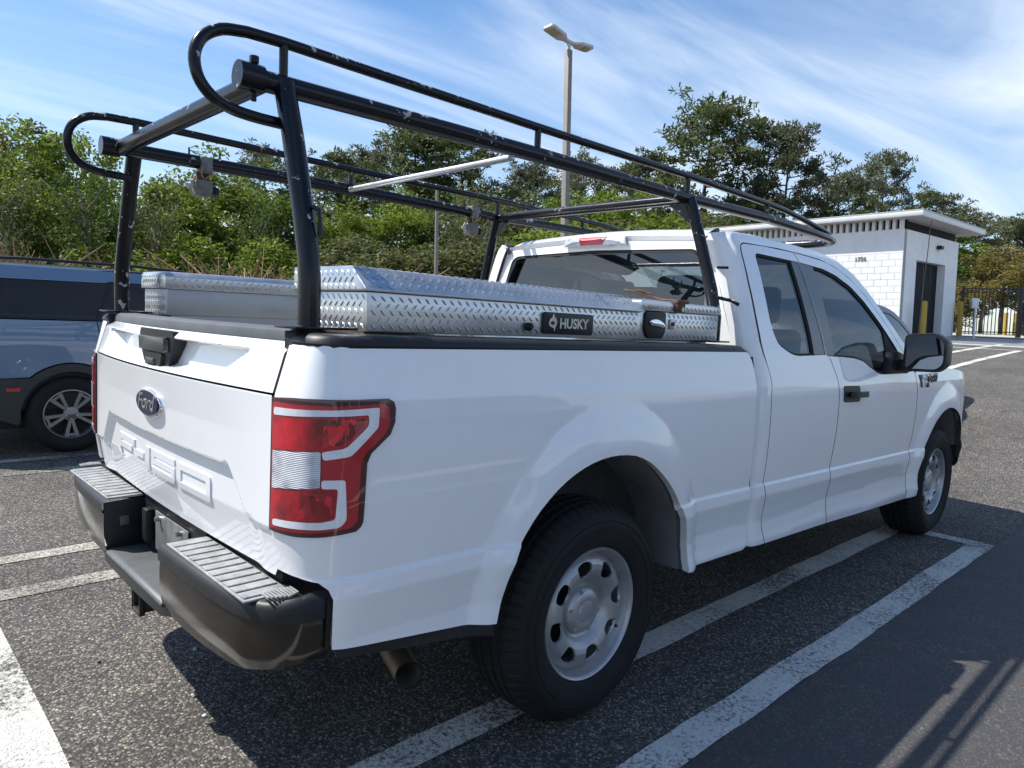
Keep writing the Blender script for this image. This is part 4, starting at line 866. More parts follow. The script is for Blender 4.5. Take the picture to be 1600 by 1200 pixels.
# ---- wheels
def make_wheel():
    """axis along y, outer face towards -y at y=0 of the rim lip"""
    root = empty('wheel', (0, 0, 0), truck)
    ax = lambda c, s, r, a: (r*c, a, r*s)
    prof = [(.226, .020), (.234, .000), (.245, -.010), (.262, -.017), (.292, -.024), (.318, -.024), (.340, -.017), (.358, -.004), (.370, .010), (.379, .022)]
    tread = [(.384, .032), (.386, .050), (.378, .054), (.378, .060), (.3865, .064), (.388, .088), (.379, .092), (.379, .100), (.388, .104), (.388, .132), (.379, .136), (.379, .144), (.388, .148), (.3865, .172), (.378, .176), (.378, .182), (.386, .186), (.384, .206)]
    back = [(.372, .222), (.350, .238), (.318, .250), (.28, .248), (.24, .235), (.226, .22)]
    pf = prof+tread+back; seg = 300
    vv = []; n = len(pf)
    for k in range(seg):
        w = 2*PI*k/seg; c, s = math.cos(w), math.sin(w)
        for i, (r, a) in enumerate(pf):
            if 8 <= i <= 11 or len(pf)-9 <= i <= len(pf)-6: r = r-(.006 if k % 5 == 0 else 0)
            elif 13 <= i <= 24 and r > .383: r = r-(.004 if (k+2*(i//4)) % 4 == 0 else 0)
            vv.append((r*c, a, r*s))
    ff = [(k*n+i, ((k+1) % seg)*n+i, ((k+1) % seg)*n+i+1, k*n+i+1) for k in range(seg) for i in range(n-1)]
    ty = mesh_obj('tyre', vv, ff, M['rubber'], root, True, 16)
    # raised rim protector and sidewall ridge rings
    for r, a in ((.300, -.0252), (.330, -.0222)):
        tv, tf = lathe([(r-.003, a+.004), (r-.0015, a-.0012), (r+.0015, a-.0010), (r+.003, a+.004)], 72, ax); mesh_obj('sidewall_ridge', tv, tf, M['rubber'], ty, True, 30)
    # rim barrel
    rim = [(.2340, .012), (.2345, .000), (.2300, -.006), (.2235, -.003), (.2195, .008), (.2165, .022), (.2100, .034), (.2010, .060), (.1985, .10), (.205, .19), (.225, .215)]
    tv, tf = lathe(rim, 72, ax); rm = mesh_obj('rim', tv, tf, M['steel'], root, True, 50)
    # disc with eight hand holes
    def dy(r): return interp(r, [0, .070, .088, .098, .112, .130, .150, .172, .188, .200, .208], [.050, .050, .052, .048, .031, .017, .010, .011, .021, .033, .041])
    outer = [(.207*math.cos(2*PI*k/64), .207*math.sin(2*PI*k/64)) for k in range(64)]
    loops = [outer]
    for k in range(8):
        w0 = 2*PI*(k+.5)/8; hp = []
        for (r, da) in ((.133, -.12), (.146, -.195), (.166, -.215), (.1815, -.18), (.1865, 0), (.1815, .18), (.166, .215), (.146, .195), (.133, .12), (.130, 0)):
            hp.append((r*math.cos(w0+da), r*math.sin(w0+da)))
        loops.append(smooth_path(hp, 2, True))
    def df(u, v): return (u, dy(math.hypot(u, v)), v)
    panel('wheel_disc', loops, df, M['steel'], rm, .011, .008, 0, 1)
    cv, cf = lathe([(.0, .016), (.032, .0165), (.038, .018), (.040, .021), (.046, .0195), (.066, .024), (.078, .032), (.084, .042), (.087, .058)], 40, ax)
    cp_ = mesh_obj('hub_cap', cv, cf, M['steel'], root, True, 30)
    nut = MB()
    for k in range(6):
        w = 2*PI*k/6; nut.tube([(.072*math.cos(w), .040, .072*math.sin(w)), (.072*math.cos(w), .0255, .072*math.sin(w))], .0085, 6)
    nut.obj('nut_cover', M['steel'], cp_, True, 40)
    bv, bf = lathe([(.0, .075), (.16, .075), (.185, .085), (.192, .12), (.192, .20)], 40, ax); mesh_obj('brake_drum', bv, bf, M['blackmat'], root, True, 40)
    MB().tube([(.19, .045, -.062), (.196, .020, -.062)], .005, 8).obj('valve', M['blackmat'], rm)
    return root
wh = make_wheel(); index_kids(wh)
for i, (x, sd, st_) in enumerate(((0, -1, 0), (0, 1, 0), (3.685, -1, 0), (3.685, 1, 0))):
    w_ = wh if i == 0 else copy_tree(wh, truck)
    w_.location = (x, sd*.968, .386); w_.rotation_euler = (0, R((12, 40, 71, 5)[i]), PI if sd > 0 else 0)
# ------------------------------------------------------------------ ladder rack
rack = empty('ladder_rack', (0, 0, 1.35))
tag(rack, 'chipped black steel ladder rack standing on the pickup bed rails', 'ladder rack')
OFS = Vector((0, 0, -1.35))
RK = M['rack']
def rtube(name, pts, rad, parent=rack, seg=16, mat=RK): return MB().tube([Vector(p)+OFS for p in pts], rad, seg).obj(name, mat, parent, True, 50)
def rbox(name, *a, parent=rack, mat=RK, bevel=.002): return MB().box(a[0], a[1], a[2], a[3], a[4]-1.35, a[5]-1.35).obj(name, mat, parent, bevel=bevel)
RY = .635
for sd in (-1, 1):
    y = sd*RY
    main = [(-1.118, y, 1.985), (-.5, y, 1.984), (.0, y, 1.982), (.93, y, 1.968), (1.66, y, 1.972), (2.2, y, 1.958), (2.42, y, 1.948), (2.52, y*.97, 1.945), (2.585, y*.88, 1.943), (2.61, y*.72, 1.942), (2.615, y*.5, 1.942), (2.615, 0, 1.942)]
    rtube('side_rail', main, [.0275]*3+[.0255]*9)
    rtube('rail_end_cap', [(-1.124, y, 1.985), (-1.060, y, 1.985)], .036)
    # upper guard rail with its rounded rear hoop
    hoop = [(-1.10+.0, 2.094), (-1.165, 2.082), (-1.213, 2.048), (-1.232, 2.000), (-1.225, 1.950), (-1.195, 1.912), (-1.150, 1.892), (-1.09, 1.884), (-1.012, 1.882)]
    upper = [(2.44, 1.965), (2.36, 1.986), (2.05, 2.020), (1.85, 2.038), (1.66, 2.046), (.93, 2.066), (-.04, 2.078), (-.6, 2.088), (-1.0, 2.096)]+hoop
    pts = [(x, y, z) for x, z in upper[:9]]+[(x, y*(1+.03*min(1, max(0, (2.07-z)/.17))), z) for x, z in smooth_path(hoop, 4)]
    rtube('guard_rail', pts, .0148, seg=14)
    for ux in (-1.0, -.04, .92, 1.66):
        zz0 = interp(ux, [-1.1, 0, .93, 1.66], [1.985, 1.982, 1.968, 1.972]); zz1 = interp(ux, [-1, -.04, .93, 1.66], [2.096, 2.078, 2.066, 2.046])
        rtube('guard_upright', [(ux, y, zz0), (ux, y, zz1)], .0118, seg=10)
    # rear post: leans in, kinks near its foot
    rtube('rear_post', [(-1.006, sd*.812, 1.352), (-1.006, sd*.812, 1.46), (-1.006, sd*.806, 1.52), (-1.005, sd*.775, 1.63), (-1.003, sd*.70, 1.85), (-1.002, sd*.645, 1.985)], [.0285]*6)
    rbox('post_foot', -1.075, -.90, sd*.76, sd*.875, 1.349, 1.356)
    rtube('front_post', [(.955, sd*.80, 1.335), (.955, sd*.80, 1.44), (.950, sd*.775, 1.56), (.938, sd*.70, 1.80), (.93, sd*.645, 1.965)], .026)
    rbox('post_foot', .86, .99, sd*.76, sd*.86, 1.331, 1.338)
    # gusset under the front cross bar
    MB().prism([(sd*.645, 1.955-1.35), (sd*.53, 1.955-1.35), (sd*.66, 1.85-1.35)], lambda yy, z: (.925, yy, z), lambda yy, z: (.935, yy, z)).obj('gusset', RK, rack)
    rtube('tie_hook', [(-.995, sd*.79, 1.66), (-.985, sd*.815, 1.65), (-.98, sd*.815, 1.585)], .006, seg=8)
    rtube('tie_hook', [(.965, sd*.785, 1.66), (.985, sd*.83, 1.66)], .006, seg=8)
    rtube('tie_hook', [(.965, sd*.79, 1.53), (.985, sd*.86, 1.515), (1.0, sd*.885, 1.498)], .008, seg=8)
rtube('rear_cross_bar', [(-1.055, -.64, 1.985), (-1.055, .64, 1.985)], .029)
rtube('front_cross_bar', [(.93, -.64, 1.968), (.93, .64, 1.968)], .024)
MB().tube([Vector((-1.08, -.635, 2.023))+OFS, Vector((-1.08, -.635, 2.040))+OFS], .012, 6).tube([Vector((-1.08, -.635, 1.948))+OFS, Vector((-1.08, -.635, 1.928))+OFS], .007, 6).obj('cap_bolt', M['blackmat'], rack)
# loose aluminium pole lying across the rails
pole = MB().tube([(-.062, .600, 0), (-.085, -.545, 0)], .0125, 14).obj('aluminium_pole', M['alu_pole'], None, True); pole.location = (0, 0, 1.975)
tag(pole, 'thin bare aluminium pole lying crosswise between the rack side rails', 'pole')
# clamp-on work lamps hanging from the left rail
def make_clamp(x, lab):
    r = empty('clamp_lamp', (x, .635, 1.945)); tag(r, lab, 'lamp', 'clamp lamps on the ladder rack'); r.scale = (.74, .74, .74)
    MB().box(-.035, .035, -.042, .042, -.01, .085).obj('saddle', M['clampmetal'], r, bevel=.012)
    for dx in (-.085, .085): MB().tube([(dx, 0, .065), (dx, 0, .125)], .0055, 8).tube([(dx, 0, .060), (dx, 0, .074)], .011, 6).obj('clamp_bolt', M['blackmat'], r)
    MB().tube(smooth_path([(-.025, -.04, .02), (-.035, -.045, -.01), (-.012, -.02, -.045), (-.01, 0, -.09)], 4), .004, 6).obj('wire', M['wire'], r, True)
    MB().tube(smooth_path([(.045, -.04, .01), (.03, -.045, -.01), (0, -.02, -.035), (-.002, 0, -.09)], 4), .004, 6).obj('wire', M['wire'], r, True)
    MB().box(-.045, .02, -.012, .012, -.06, .0).obj('bracket', M['rust'], r, bevel=.003)
    MB().prism(round_poly([(-.055, -.045), (.03, -.045), (.035, -.09), (.025, -.135), (-.05, -.135), (-.06, -.09)], .012, 3), lambda a, c: (a, -.035, c), lambda a, c: (a, .035, c)).obj('lamp_body', M['clampmetal'], r, bevel=.006)
    MB().tube([(.03, 0, -.095), (.075, 0, -.098)], .026, 14).tube([(.05, 0, -.096), (.056, 0, -.096)], .030, 14).obj('tension_knob', M['black'], r, True)
    MB().tube([(-.055, -.01, -.08), (-.115, -.02, -.085)], .011, 10).tube([(-.07, 0, -.05), (-.045, 0, -.115)], .010, 8).tube([(-.095, -.015, -.083), (-.068, 0, -.125)], .006, 8).obj('hook', M['hooks'], r, True)
    MB().tube([(-.06, .01, -.045), (-.085, .0, -.09)], .009, 8).obj('lever', M['hooks'], r, True)
    return r
make_clamp(-.735, 'metal clamp lamp wired under the left rack rail, nearer the tailgate')
make_clamp(.735, 'metal clamp lamp under the left rack rail, nearer the cab')

# ------------------------------------------------------------------ tread plate tool boxes
def lozenge(c, du, dv, n, L_, w, h):
    """raised tread bar: long pointed ridge on the surface"""
    return [c-du*L_, c-du*L_*.3-dv*w, c+du*L_*.3-dv*w, c+du*L_, c+du*L_*.3+dv*w, c-du*L_*.3+dv*w, c-du*L_*.5+n*h, c+du*L_*.5+n*h], \
        [(0, 1, 6), (1, 2, 7, 6), (2, 3, 7), (3, 4, 7), (4, 5, 6, 7), (5, 0, 6)]
def tread(mb, o, U, V, lu, lv, pitch=.0235, L_=.0118, w=.0030, h=.0017, skip=None):
    o, U, V = Vector(o), Vector(U).normalized(), Vector(V).normalized(); n = U.cross(V)
    nu, nv = max(2, int(lu/(pitch*1.25))), max(1, int(lv/(pitch*.75)))
    for j in range(nv):
        a = R(42) if j % 2 else R(-42); du = U*math.cos(a)+V*math.sin(a); dv = n.cross(du)
        for i in range(nu-(j % 2)):
            u, v = (i+.5+.5*(j % 2))*lu/nu, (j+.5)*lv/nv
            if skip and skip(u, v): continue
            mb.add(*lozenge(o+U*u+V*v+n*.0003, du, dv, n, L_, w, h))
def tread_obj(mb, parent):
    me = bpy.data.meshes.new('tread_bars'); me.from_pydata(mb.v, [], mb.f); me.update()
    o = link('tread_bars', me, M['alu'], parent); o['kind'] = 'stuff'; return o
AL = M['alu']
# right side box
rb = empty('side_tool_box', (-.22, -.66, 1.346)); tag(rb, 'diamond plate aluminium side tool box with black name plate on near bed rail', 'tool box')
def L3(x, y, z): return (x+.22, y+.66, z-1.346)
bd = MB().add([L3(*p) for p in ((-.862, -.855, 1.346), (-.862, -.47, 1.346), (.332, -.47, 1.337), (.332, -.855, 1.337), (-.862, -.855, 1.452), (-.862, -.47, 1.452), (.332, -.47, 1.441), (.332, -.855, 1.441))],
         [(0, 1, 2, 3), (4, 7, 6, 5), (0, 3, 7, 4), (1, 5, 6, 2), (0, 4, 5, 1), (3, 2, 6, 7)]).obj('box_body', AL, rb, bevel=.003)
ld = MB()
pr_ = [(-.866, 1.4535), (-.866, 1.461), (-.795, 1.521), (-.466, 1.522), (-.460, 1.4535)]
x0, x1 = -.876, .342
ld.prism(pr_, lambda y, z: L3(x0, y, z), lambda y, z: L3(x1, y, z-.028 if z > 1.5 else z-.012)).obj('lid', AL, rb, bevel=.004)
lid_o = [o for o in rb.children if o.name.startswith('lid')][0]
t = MB()
badge = (.0, .27)
tread(t, L3(-.858, -.8555, 1.350), (1, 0, 0), (0, 0, 1), 1.18, .094)
tread(t, L3(-.8625, -.475, 1.350), (0, -1, 0), (0, 0, 1), .375, .098)
tread_obj(t, bd)
t = MB()
U = Vector((1, 0, -.0155)).normalized(); Vv = Vector((0, .071, .060)).normalized()
tread(t, L3(-.870, -.8655, 1.4625), U, Vv, 1.20, .090, h=.0010)
tread(t, L3(-.870, -.775, 1.5212), U, (0, 1, 0), 1.20, .30, h=.0014)
tread(t, L3(-.8765, -.468, 1.456), (0, -1, 0), (0, 0, 1), .36, .055)
tread_obj(t, lid_o)
# name plate
npb = MB().prism(round_poly([(-.200, 1.352), (.050, 1.349), (.050, 1.421), (-.200, 1.424)], .012, 4), lambda x, z: L3(x, -.864, z), lambda x, z: L3(x, -.854, z)).obj('name_plate', M['black'], rb, bevel=.002)
Mname = Matrix.Translation(L3(-.052, -.8648, 1.386)) @ Matrix(((1, 0, 0, 0), (0, 0, -1, 0), (0, 1, 0, 0), (0, 0, 0, 1)))
text_obj('lettering', 'HUSKY', .046, M['hooks'], npb, Mname, .0006, .0015, 1.0)
dog = [(0, .0), (.006, .012), (.012, .014), (.016, .026), (.021, .016), (.027, .012), (.031, .004), (.028, -.004), (.024, -.010), (.022, -.020), (.018, -.011), (.010, -.009), (.004, -.007)]
MB().prism(dog, lambda u, v: L3(-.178+u*1.35, -.8656, 1.387+v*1.35), lambda u, v: L3(-.178+u*1.35, -.8635, 1.387+v*1.35)).obj('dog_head_logo', M['hooks'], npb)
MB().prism([(.006, .001), (.013, .006), (.021, .004), (.020, -.003), (.012, -.004)], lambda u, v: L3(-.178+u*1.35, -.8662, 1.387+v*1.35), lambda u, v: L3(-.178+u*1.35, -.8650, 1.387+v*1.35)).obj('logo_inner', M['black'], npb)
MB().tube([L3(-.264, -.853, 1.373), L3(-.264, -.868, 1.373)], .0135, 16).tube([L3(-.264, -.866, 1.373), L3(-.264, -.874, 1.373)], .008, 12).obj('lock', M['blackmat'], rb, True)
MB().box(*[v for v in (-.862+.22, -.70+.22, -.84+.66, -.60+.66, -.006, .0)]).obj('mounting_foot', M['rust'], rb)
# left side box
lb = empty('side_tool_box', (-.22, .74, 1.346)); tag(lb, 'aluminium side tool box with plain grey inner face on far bed rail', 'tool box')
def L4(x, y, z): return (x+.22, y-.74, z-1.346)
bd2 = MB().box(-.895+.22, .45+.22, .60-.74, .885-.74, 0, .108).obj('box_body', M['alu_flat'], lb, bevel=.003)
ld2 = MB().prism([(.593, 1.4555), (.593, 1.505), (.615, 1.524), (.88, 1.524), (.902, 1.49), (.902, 1.4555)], lambda y, z: L4(-.905, y, z), lambda y, z: L4(.46, y, z)).obj('lid', AL, lb, bevel=.004)
t = MB(); tread(t, L4(-.8955, .885, 1.350), (0, -1, 0), (0, 0, 1), .28, .098); tread_obj(t, bd2)
t = MB(); tread(t, L4(-.9055, .895, 1.458), (0, -1, 0), (0, 0, 1), .30, .06)
tread(t, L4(-.900, .5927, 1.458), (1, 0, 0), (0, 0, 1), 1.355, .046, h=.0018); tread_obj(t, ld2)
MB().box(-.90+.22, .455+.22, .592-.74, .598-.74, .1085, .112).obj('hinge', M['hooks'], lb)
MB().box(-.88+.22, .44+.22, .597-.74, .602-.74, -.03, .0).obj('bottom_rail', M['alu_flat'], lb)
MB().box(-.93+.22, -.70+.22, .60-.74, .88-.74, -.004, .001).obj('mounting_foot', M['black'], lb)
# cross box behind the cab
cb = empty('cross_tool_box', (.70, 0, 1.336)); tag(cb, 'diamond plate cross tool box behind the cab with black paddle latch', 'tool box')
def L5(x, y, z): return (x-.70, y, z-1.336)
bd3 = MB().box(.365-.70, .895-.70, -.80, .80, -.30, 0).box(.350-.70, .915-.70, -.838, .838, .001, .112).obj('box_body', AL, cb, bevel=.003)
ld3 = MB().prism([(.344, 1.4495), (.344, 1.484), (.357, 1.493), (.90, 1.483), (.920, 1.472), (.920, 1.4495)], lambda x, z: L5(x, -.848, z), lambda x, z: L5(x, .848, z)).obj('lid', AL, cb, bevel=.004)
t = MB(); tread(t, L5(.53, -.8385, 1.342), (1, 0, 0), (0, 0, 1), .38, .10); tread(t, L5(.3495, -.5, 1.342), (0, -1, 0), (0, 0, 1), .33, .10); tread_obj(t, bd3)
t = MB(); tread(t, L5(.350, -.8485, 1.452), (1, 0, 0), (0, 0, 1), .56, .026); tread(t, L5(.36, -.845, 1.4937), (1, 0, -.0184), (0, 1, 0), .53, 1.69, pitch=.03, h=.0014); tread_obj(t, ld3)
lt = MB().prism(round_poly([(.376, 1.447), (.508, 1.446), (.510, 1.375), (.492, 1.343), (.394, 1.343), (.374, 1.375)], .012, 3), lambda x, z: L5(x, -.850, z), lambda x, z: L5(x, -.838, z)).obj('paddle_latch', M['black'], cb, bevel=.003)
MB().prism(smooth_path([(.400, 1.413), (.445, 1.418), (.490, 1.402), (.494, 1.385), (.450, 1.390), (.404, 1.396)], 3, True), lambda x, z: L5(x, -.857, z), lambda x, z: L5(x, -.849, z)).obj('paddle', M['chrome'], lt, bevel=.003)
hs = MB().box(.545-.70, .578-.70, -.845, -.838, .045, .085).obj('hasp', M['hooks'], cb, bevel=.002)
MB().tube([L5(.561, -.844, 1.402), L5(.561, -.852, 1.402)], .008, 10).obj('hasp_rivet', M['rust'], hs)
# ratchet strap over the cross box
sp = empty('ratchet_strap', (.59, -.80, 1.490)); tag(sp, 'rusty brown ratchet strap hooked over the cross tool box lid', 'strap')
MB().tube(smooth_path([(-.04, .20, .046), (-.03, .15, .040), (-.01, .10, .028), (.0, .04, .010), (.004, -.02, .006), (.004, -.052, -.004), (.004, -.056, -.03)], 4), .006, 8).obj('webbing', M['rust'], sp, True)
MB().box(-.028, .030, -.062, -.048, -.040, .008).box(-.03, .05, -.066, -.05, -.006, .010).obj('ratchet', M['rust'], sp, bevel=.003)
MB().tube([(.0, -.064, -.028), (.0, -.072, -.028)], .010, 10).obj('ratchet_hub', M['hooks'], sp, True)
MB().tube(smooth_path([(-.03, .15, .047), (-.02, .12, .044), (-.005, .08, .030)], 3), .005, 6).obj('red_strap', M['rust'], sp, True)
# ------------------------------------------------------------------ gravity leans slightly against the truck's sloping stall: far upright things get this tilt
UPG = Vector((-.0227, .0217, 1)).normalized()
TILT = Vector((0, 0, 1)).rotation_difference(UPG)
def stand(o, loc): o.location = loc; o.rotation_mode = 'QUATERNION'; o.rotation_quaternion = TILT; return o
# ---- building
BX, BY = 21.9, 5.4
BZ = ground_z(BX, BY)-.06
bl = empty('block_building'); stand(bl, (BX, BY, BZ)); tag(bl, 'low white painted block building with flat overhanging roof behind the truck', 'building')
LN, DP, HT = 21.0, 5.45, 3.42      # along y, along x, wall height
MB().box(0.03, .25, 0, LN, 0, HT).obj('left_wall', M['mortar'], bl)
MB().box(.0, .02, 0, LN, HT-.72, HT).box(.021, .03, 0, LN, HT-.72, HT).obj('plaster_band', M['wall'], bl)
# right wall with door opening
MB().box(.02, 1.22, -.0, .30, 0, HT).box(4.12, DP, -.0, .30, 0, HT).box(1.22, 4.12, -.0, .30, 2.55, HT).obj('right_wall', M['wall'], bl)
MB().box(DP-.2, DP, .22, LN, 0, HT).box(.25, DP-.2, LN-.2, LN, 0, HT).obj('back_wall', M['wall'], bl)
MB().box(.25, DP-.2, 1.6, 1.7, 0, HT).obj('inner_wall', M['doordark'], bl)
dr = MB().box(1.23, 4.11, .24, .29, .02, 2.54).obj('doorway', M['doordark'], bl)
MB().box(1.9, 1.94, .232, .239, .02, 2.54).box(2.66, 2.70, .232, .239, .02, 2.54).box(3.40, 3.44, .232, .239, .02, 2.54).obj('door_rib', M['black'], dr)
rf = MB().box(-.42, DP+.75, -.62, LN+.4, HT+.30, HT+.46).obj('roof_slab', M['fascia'], bl, bevel=.02)
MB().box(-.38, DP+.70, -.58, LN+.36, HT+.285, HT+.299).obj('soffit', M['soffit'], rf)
MB().box(-.425, DP+.76, -.63, LN+.41, HT+.4605, HT+.485).obj('roof_edge', M['lampgrey'], rf)
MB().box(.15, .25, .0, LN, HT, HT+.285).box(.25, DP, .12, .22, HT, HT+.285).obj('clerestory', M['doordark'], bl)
rm_ = bpy.data.meshes.new('rafter_block'); tmpb = MB().box(-.06, .13, -.045, .045, 0, .284); rm_.from_pydata(tmpb.v, [], tmpb.f); rm_.update(); rm_.materials.append(M['wall'])
for k in range(104):
    o = link('rafter_block', rm_, None, bl); o.location = (.03, .10+k*.20, HT+.0005)
# painted blocks: each one a piece, proud of its mortar joint
bm_ = bpy.data.meshes.new('block'); tb = MB().box(0, .03, .004, .394, .004, .196); bm_.from_pydata(tb.v, [], tb.f); bm_.update(); bm_.materials.append(M['block'])
rnd = random.Random(5); cnt = 0
for row in range(13):
    z = HT-.72-.2*(row+1)-.002
    if z < 0: break
    for k in range(22):
        y0 = k*.4-(.2 if row % 2 else 0)
        if y0 < -.01: continue
        o = link('block', bm_, None, bl); o.location = (rnd.uniform(-.0025, .0025), y0, z); cnt += 1
    if row % 2: o = link('block', bm_, None, bl); o.location = (0, -.0, z); o.scale = (1, .49, 1)
MB().box(0.004, .03, 8.8, LN, 0, HT-.724).obj('plain_wall', M['block'], bl)
Mn = Matrix.Translation((-.012, 1.25, HT-.86)) @ MT
text_obj('house_number', '1756', .18, M['pole'], bl, Mn, .008, .002)
wl = MB().box(3.05, 3.35, -.16, .0, 3.02, 3.14).obj('wall_lamp', M['black'], bl, bevel=.03)
MB().box(3.1, 3.3, -.15, -.02, 3.0, 3.019).obj('lamp_glass', M['led'], wl)
# bollards
def bollard(px, py, d, lab, hgt=1.15):
    p = ray_at(px, py, d); z = ground_z(p.x, p.y)
    b_ = empty('bollard'); stand(b_, (p.x, p.y, z)); tag(b_, lab, 'bollard', 'yellow bollards')
    MB().tube([(0, 0, 0), (0, 0, hgt-.04), (0, 0, hgt)], [.085, .085, .05], 14).obj('post', M['yellow'], b_, True, 40)
    MB().tube([(0, 0, 0), (0, 0, .03)], .12, 14).obj('footing', M['concrete'], b_)
bollard(1440, 540, 22.4, 'yellow bollard in front of the dark doorway of the block building', 1.2)
bollard(1497, 533, 25.6, 'yellow bollard at the fence end beside the building corner', 1.25)
bollard(1571, 512, 31.0, 'yellow bollard behind the fence post, left one of the far pair', 1.0)
bollard(1586, 512, 31.0, 'yellow bollard behind the fence, right one of the far pair', 1.0)
# sign box on a post
p = ray_at(1520, 537, 23.6)
sg = empty('sign_post'); stand(sg, (p.x, p.y, ground_z(p.x, p.y))); tag(sg, 'small white sign box on a thin post before the black fence', 'sign')
MB().tube([(0, 0, 0), (0, 0, 1.05)], .03, 8).obj('post', M['sign'], sg)
MB().prism([(-.10, 1.0), (.09, 1.0), (.11, 1.33), (-.12, 1.33)], lambda a, c: (a*.7, -a*.7, c), lambda a, c: (a*.7+.10, -a*.7+.10, c)).obj('sign_box', M['sign'], sg, bevel=.01)
# picket fence across the drive
A = ray_at(1500, 528, 27.0); Bp = ray_at(1590, 528, 26.5); dirv = Vector((Bp.x-A.x, Bp.y-A.y, 0)); dirv.normalize()
fang = math.atan2(dirv.y, dirv.x)
pk = bpy.data.meshes.new('picket'); tb = MB().box(-.012, .012, -.012, .012, .06, 1.78); pk.from_pydata(tb.v, [], tb.f); pk.update(); pk.materials.append(M['fence'])
flabs = ['black steel picket gate between the building corner and the wide fence post', 'black steel picket fence panel right of the wide fence post', 'black steel picket fence panel running out at the right picture edge']
for k in range(3):
    o0 = Vector((A.x, A.y, 0))+dirv*(k*1.92)
    fz = ground_z(o0.x, o0.y)
    f_ = empty('picket_fence'); f_.location = (o0.x, o0.y, fz); f_.rotation_euler = (0, 0, fang)
    f_.rotation_mode = 'QUATERNION'; f_.rotation_quaternion = TILT @ Euler((0, 0, fang)).to_quaternion()
    tag(f_, flabs[k], 'fence', 'black picket fence panels')
    for zz in (.14, 1.60, 1.74): MB().box(.03, 1.86, -.016, .016, zz, zz+.035).obj('rail', M['fence'], f_)
    MB().box(-.04, .04, -.04, .04, -.1, 1.86).obj('post', M['fence'], f_, bevel=.005)
    if k == 0: MB().box(1.80, 1.86, -.035, .035, -.1, 1.84).obj('gate_post', M['fence'], f_)
    for q in range(14):
        o = link('picket', pk, None, f_); o.location = (.15+q*.121, 0, 0)
# ---- lamp standard
pb = ray_at(878, 545, 17.0); pt = ray_at(888.5, 78, 17.0)
lp = empty('lamp_standard', (pb.x, pb.y, ground_z(pb.x, pb.y))); tag(lp, 'tall square lamp standard with two grey flat lamp heads behind the truck', 'street lamp')
base = Vector(lp.location)
d_ = pt-pb; top = pt
hgt = top.z-base.z; ax0 = Vector((pb.x+(d_.x)*(base.z-pb.z)/d_.z, pb.y+d_.y*(base.z-pb.z)/d_.z, base.z))
lp.location = ax0; tv = top-ax0
w2 = .072
MB().add([(sx*w2*k+tv.x*t_, sy*w2*k+tv.y*t_, tv.z*t_) for t_, k in ((0, 1), (1, .92)) for sx, sy in ((-1, -1), (1, -1), (1, 1), (-1, 1))], [(0, 1, 5, 4), (1, 2, 6, 5), (2, 3, 7, 6), (3, 0, 4, 7), (4, 5, 6, 7), (0, 3, 2, 1)]).obj('post', M['pole'], lp, bevel=.008)
MB().box(-.16, .16, -.16, .16, 0, .05).obj('base_plate', M['pole'], lp)
MB().tube([tv, tv+Vector((0, 0, .22))], .045, 10).obj('tenon', M['lampgrey'], lp, True)
latr = Vector((RGT.x, RGT.y, 0)).normalized(); fwr = Vector((FWD.x, FWD.y, 0)).normalized()
for hx, hz, hd, tilt, nm in ((-.54, .33, -.45, .11, 'a'), (.54, .13, .30, -.04, 'b')):
    c0 = tv+Vector((0, 0, .16)); c1 = tv+latr*hx+fwr*hd+Vector((0, 0, hz))
    ud = (c1-c0); ln = ud.length; ud.normalize(); sdv = ud.cross(Vector((0, 0, 1))).normalized(); un = sdv.cross(ud)
    outl = [(.0, .05), (.12, .06), (.26, .17), (ln-.05, .185), (ln, .13), (ln, -.13), (ln-.05, -.185), (.26, -.17), (.12, -.06), (.0, -.05)]
    hd_ = MB().prism(outl, lambda a, b_: c0+ud*a+sdv*b_+un*.045, lambda a, b_: c0+ud*a+sdv*b_-un*.02).obj('lamp_head', M['lampgrey'], lp, bevel=.01)
    MB().prism([(.40, .13), (ln-.08, .13), (ln-.08, -.13), (.40, -.13)], lambda a, b_: c0+ud*a+sdv*b_-un*.021, lambda a, b_: c0+ud*a+sdv*b_-un*.035).obj('lamp_lens', M['led'], hd_)
# thin pole in front of the woods
pb = ray_at(682, 470, 24.0); pt = ray_at(683, 295, 24.0)
th = empty('utility_pole', (pb.x, pb.y, ground_z(pb.x, pb.y))); tag(th, 'slender bare metal pole standing before the woods left of the cab', 'pole')
tv = pt-Vector(th.location)
MB().tube([(0, 0, 0), tuple(tv)], [.075, .055], 10).obj('shaft', M['pole'], th, True)
MB().tube([tuple(tv), tuple(tv+Vector((0, 0, .04)))], .065, 10).obj('cap', M['pole'], th)
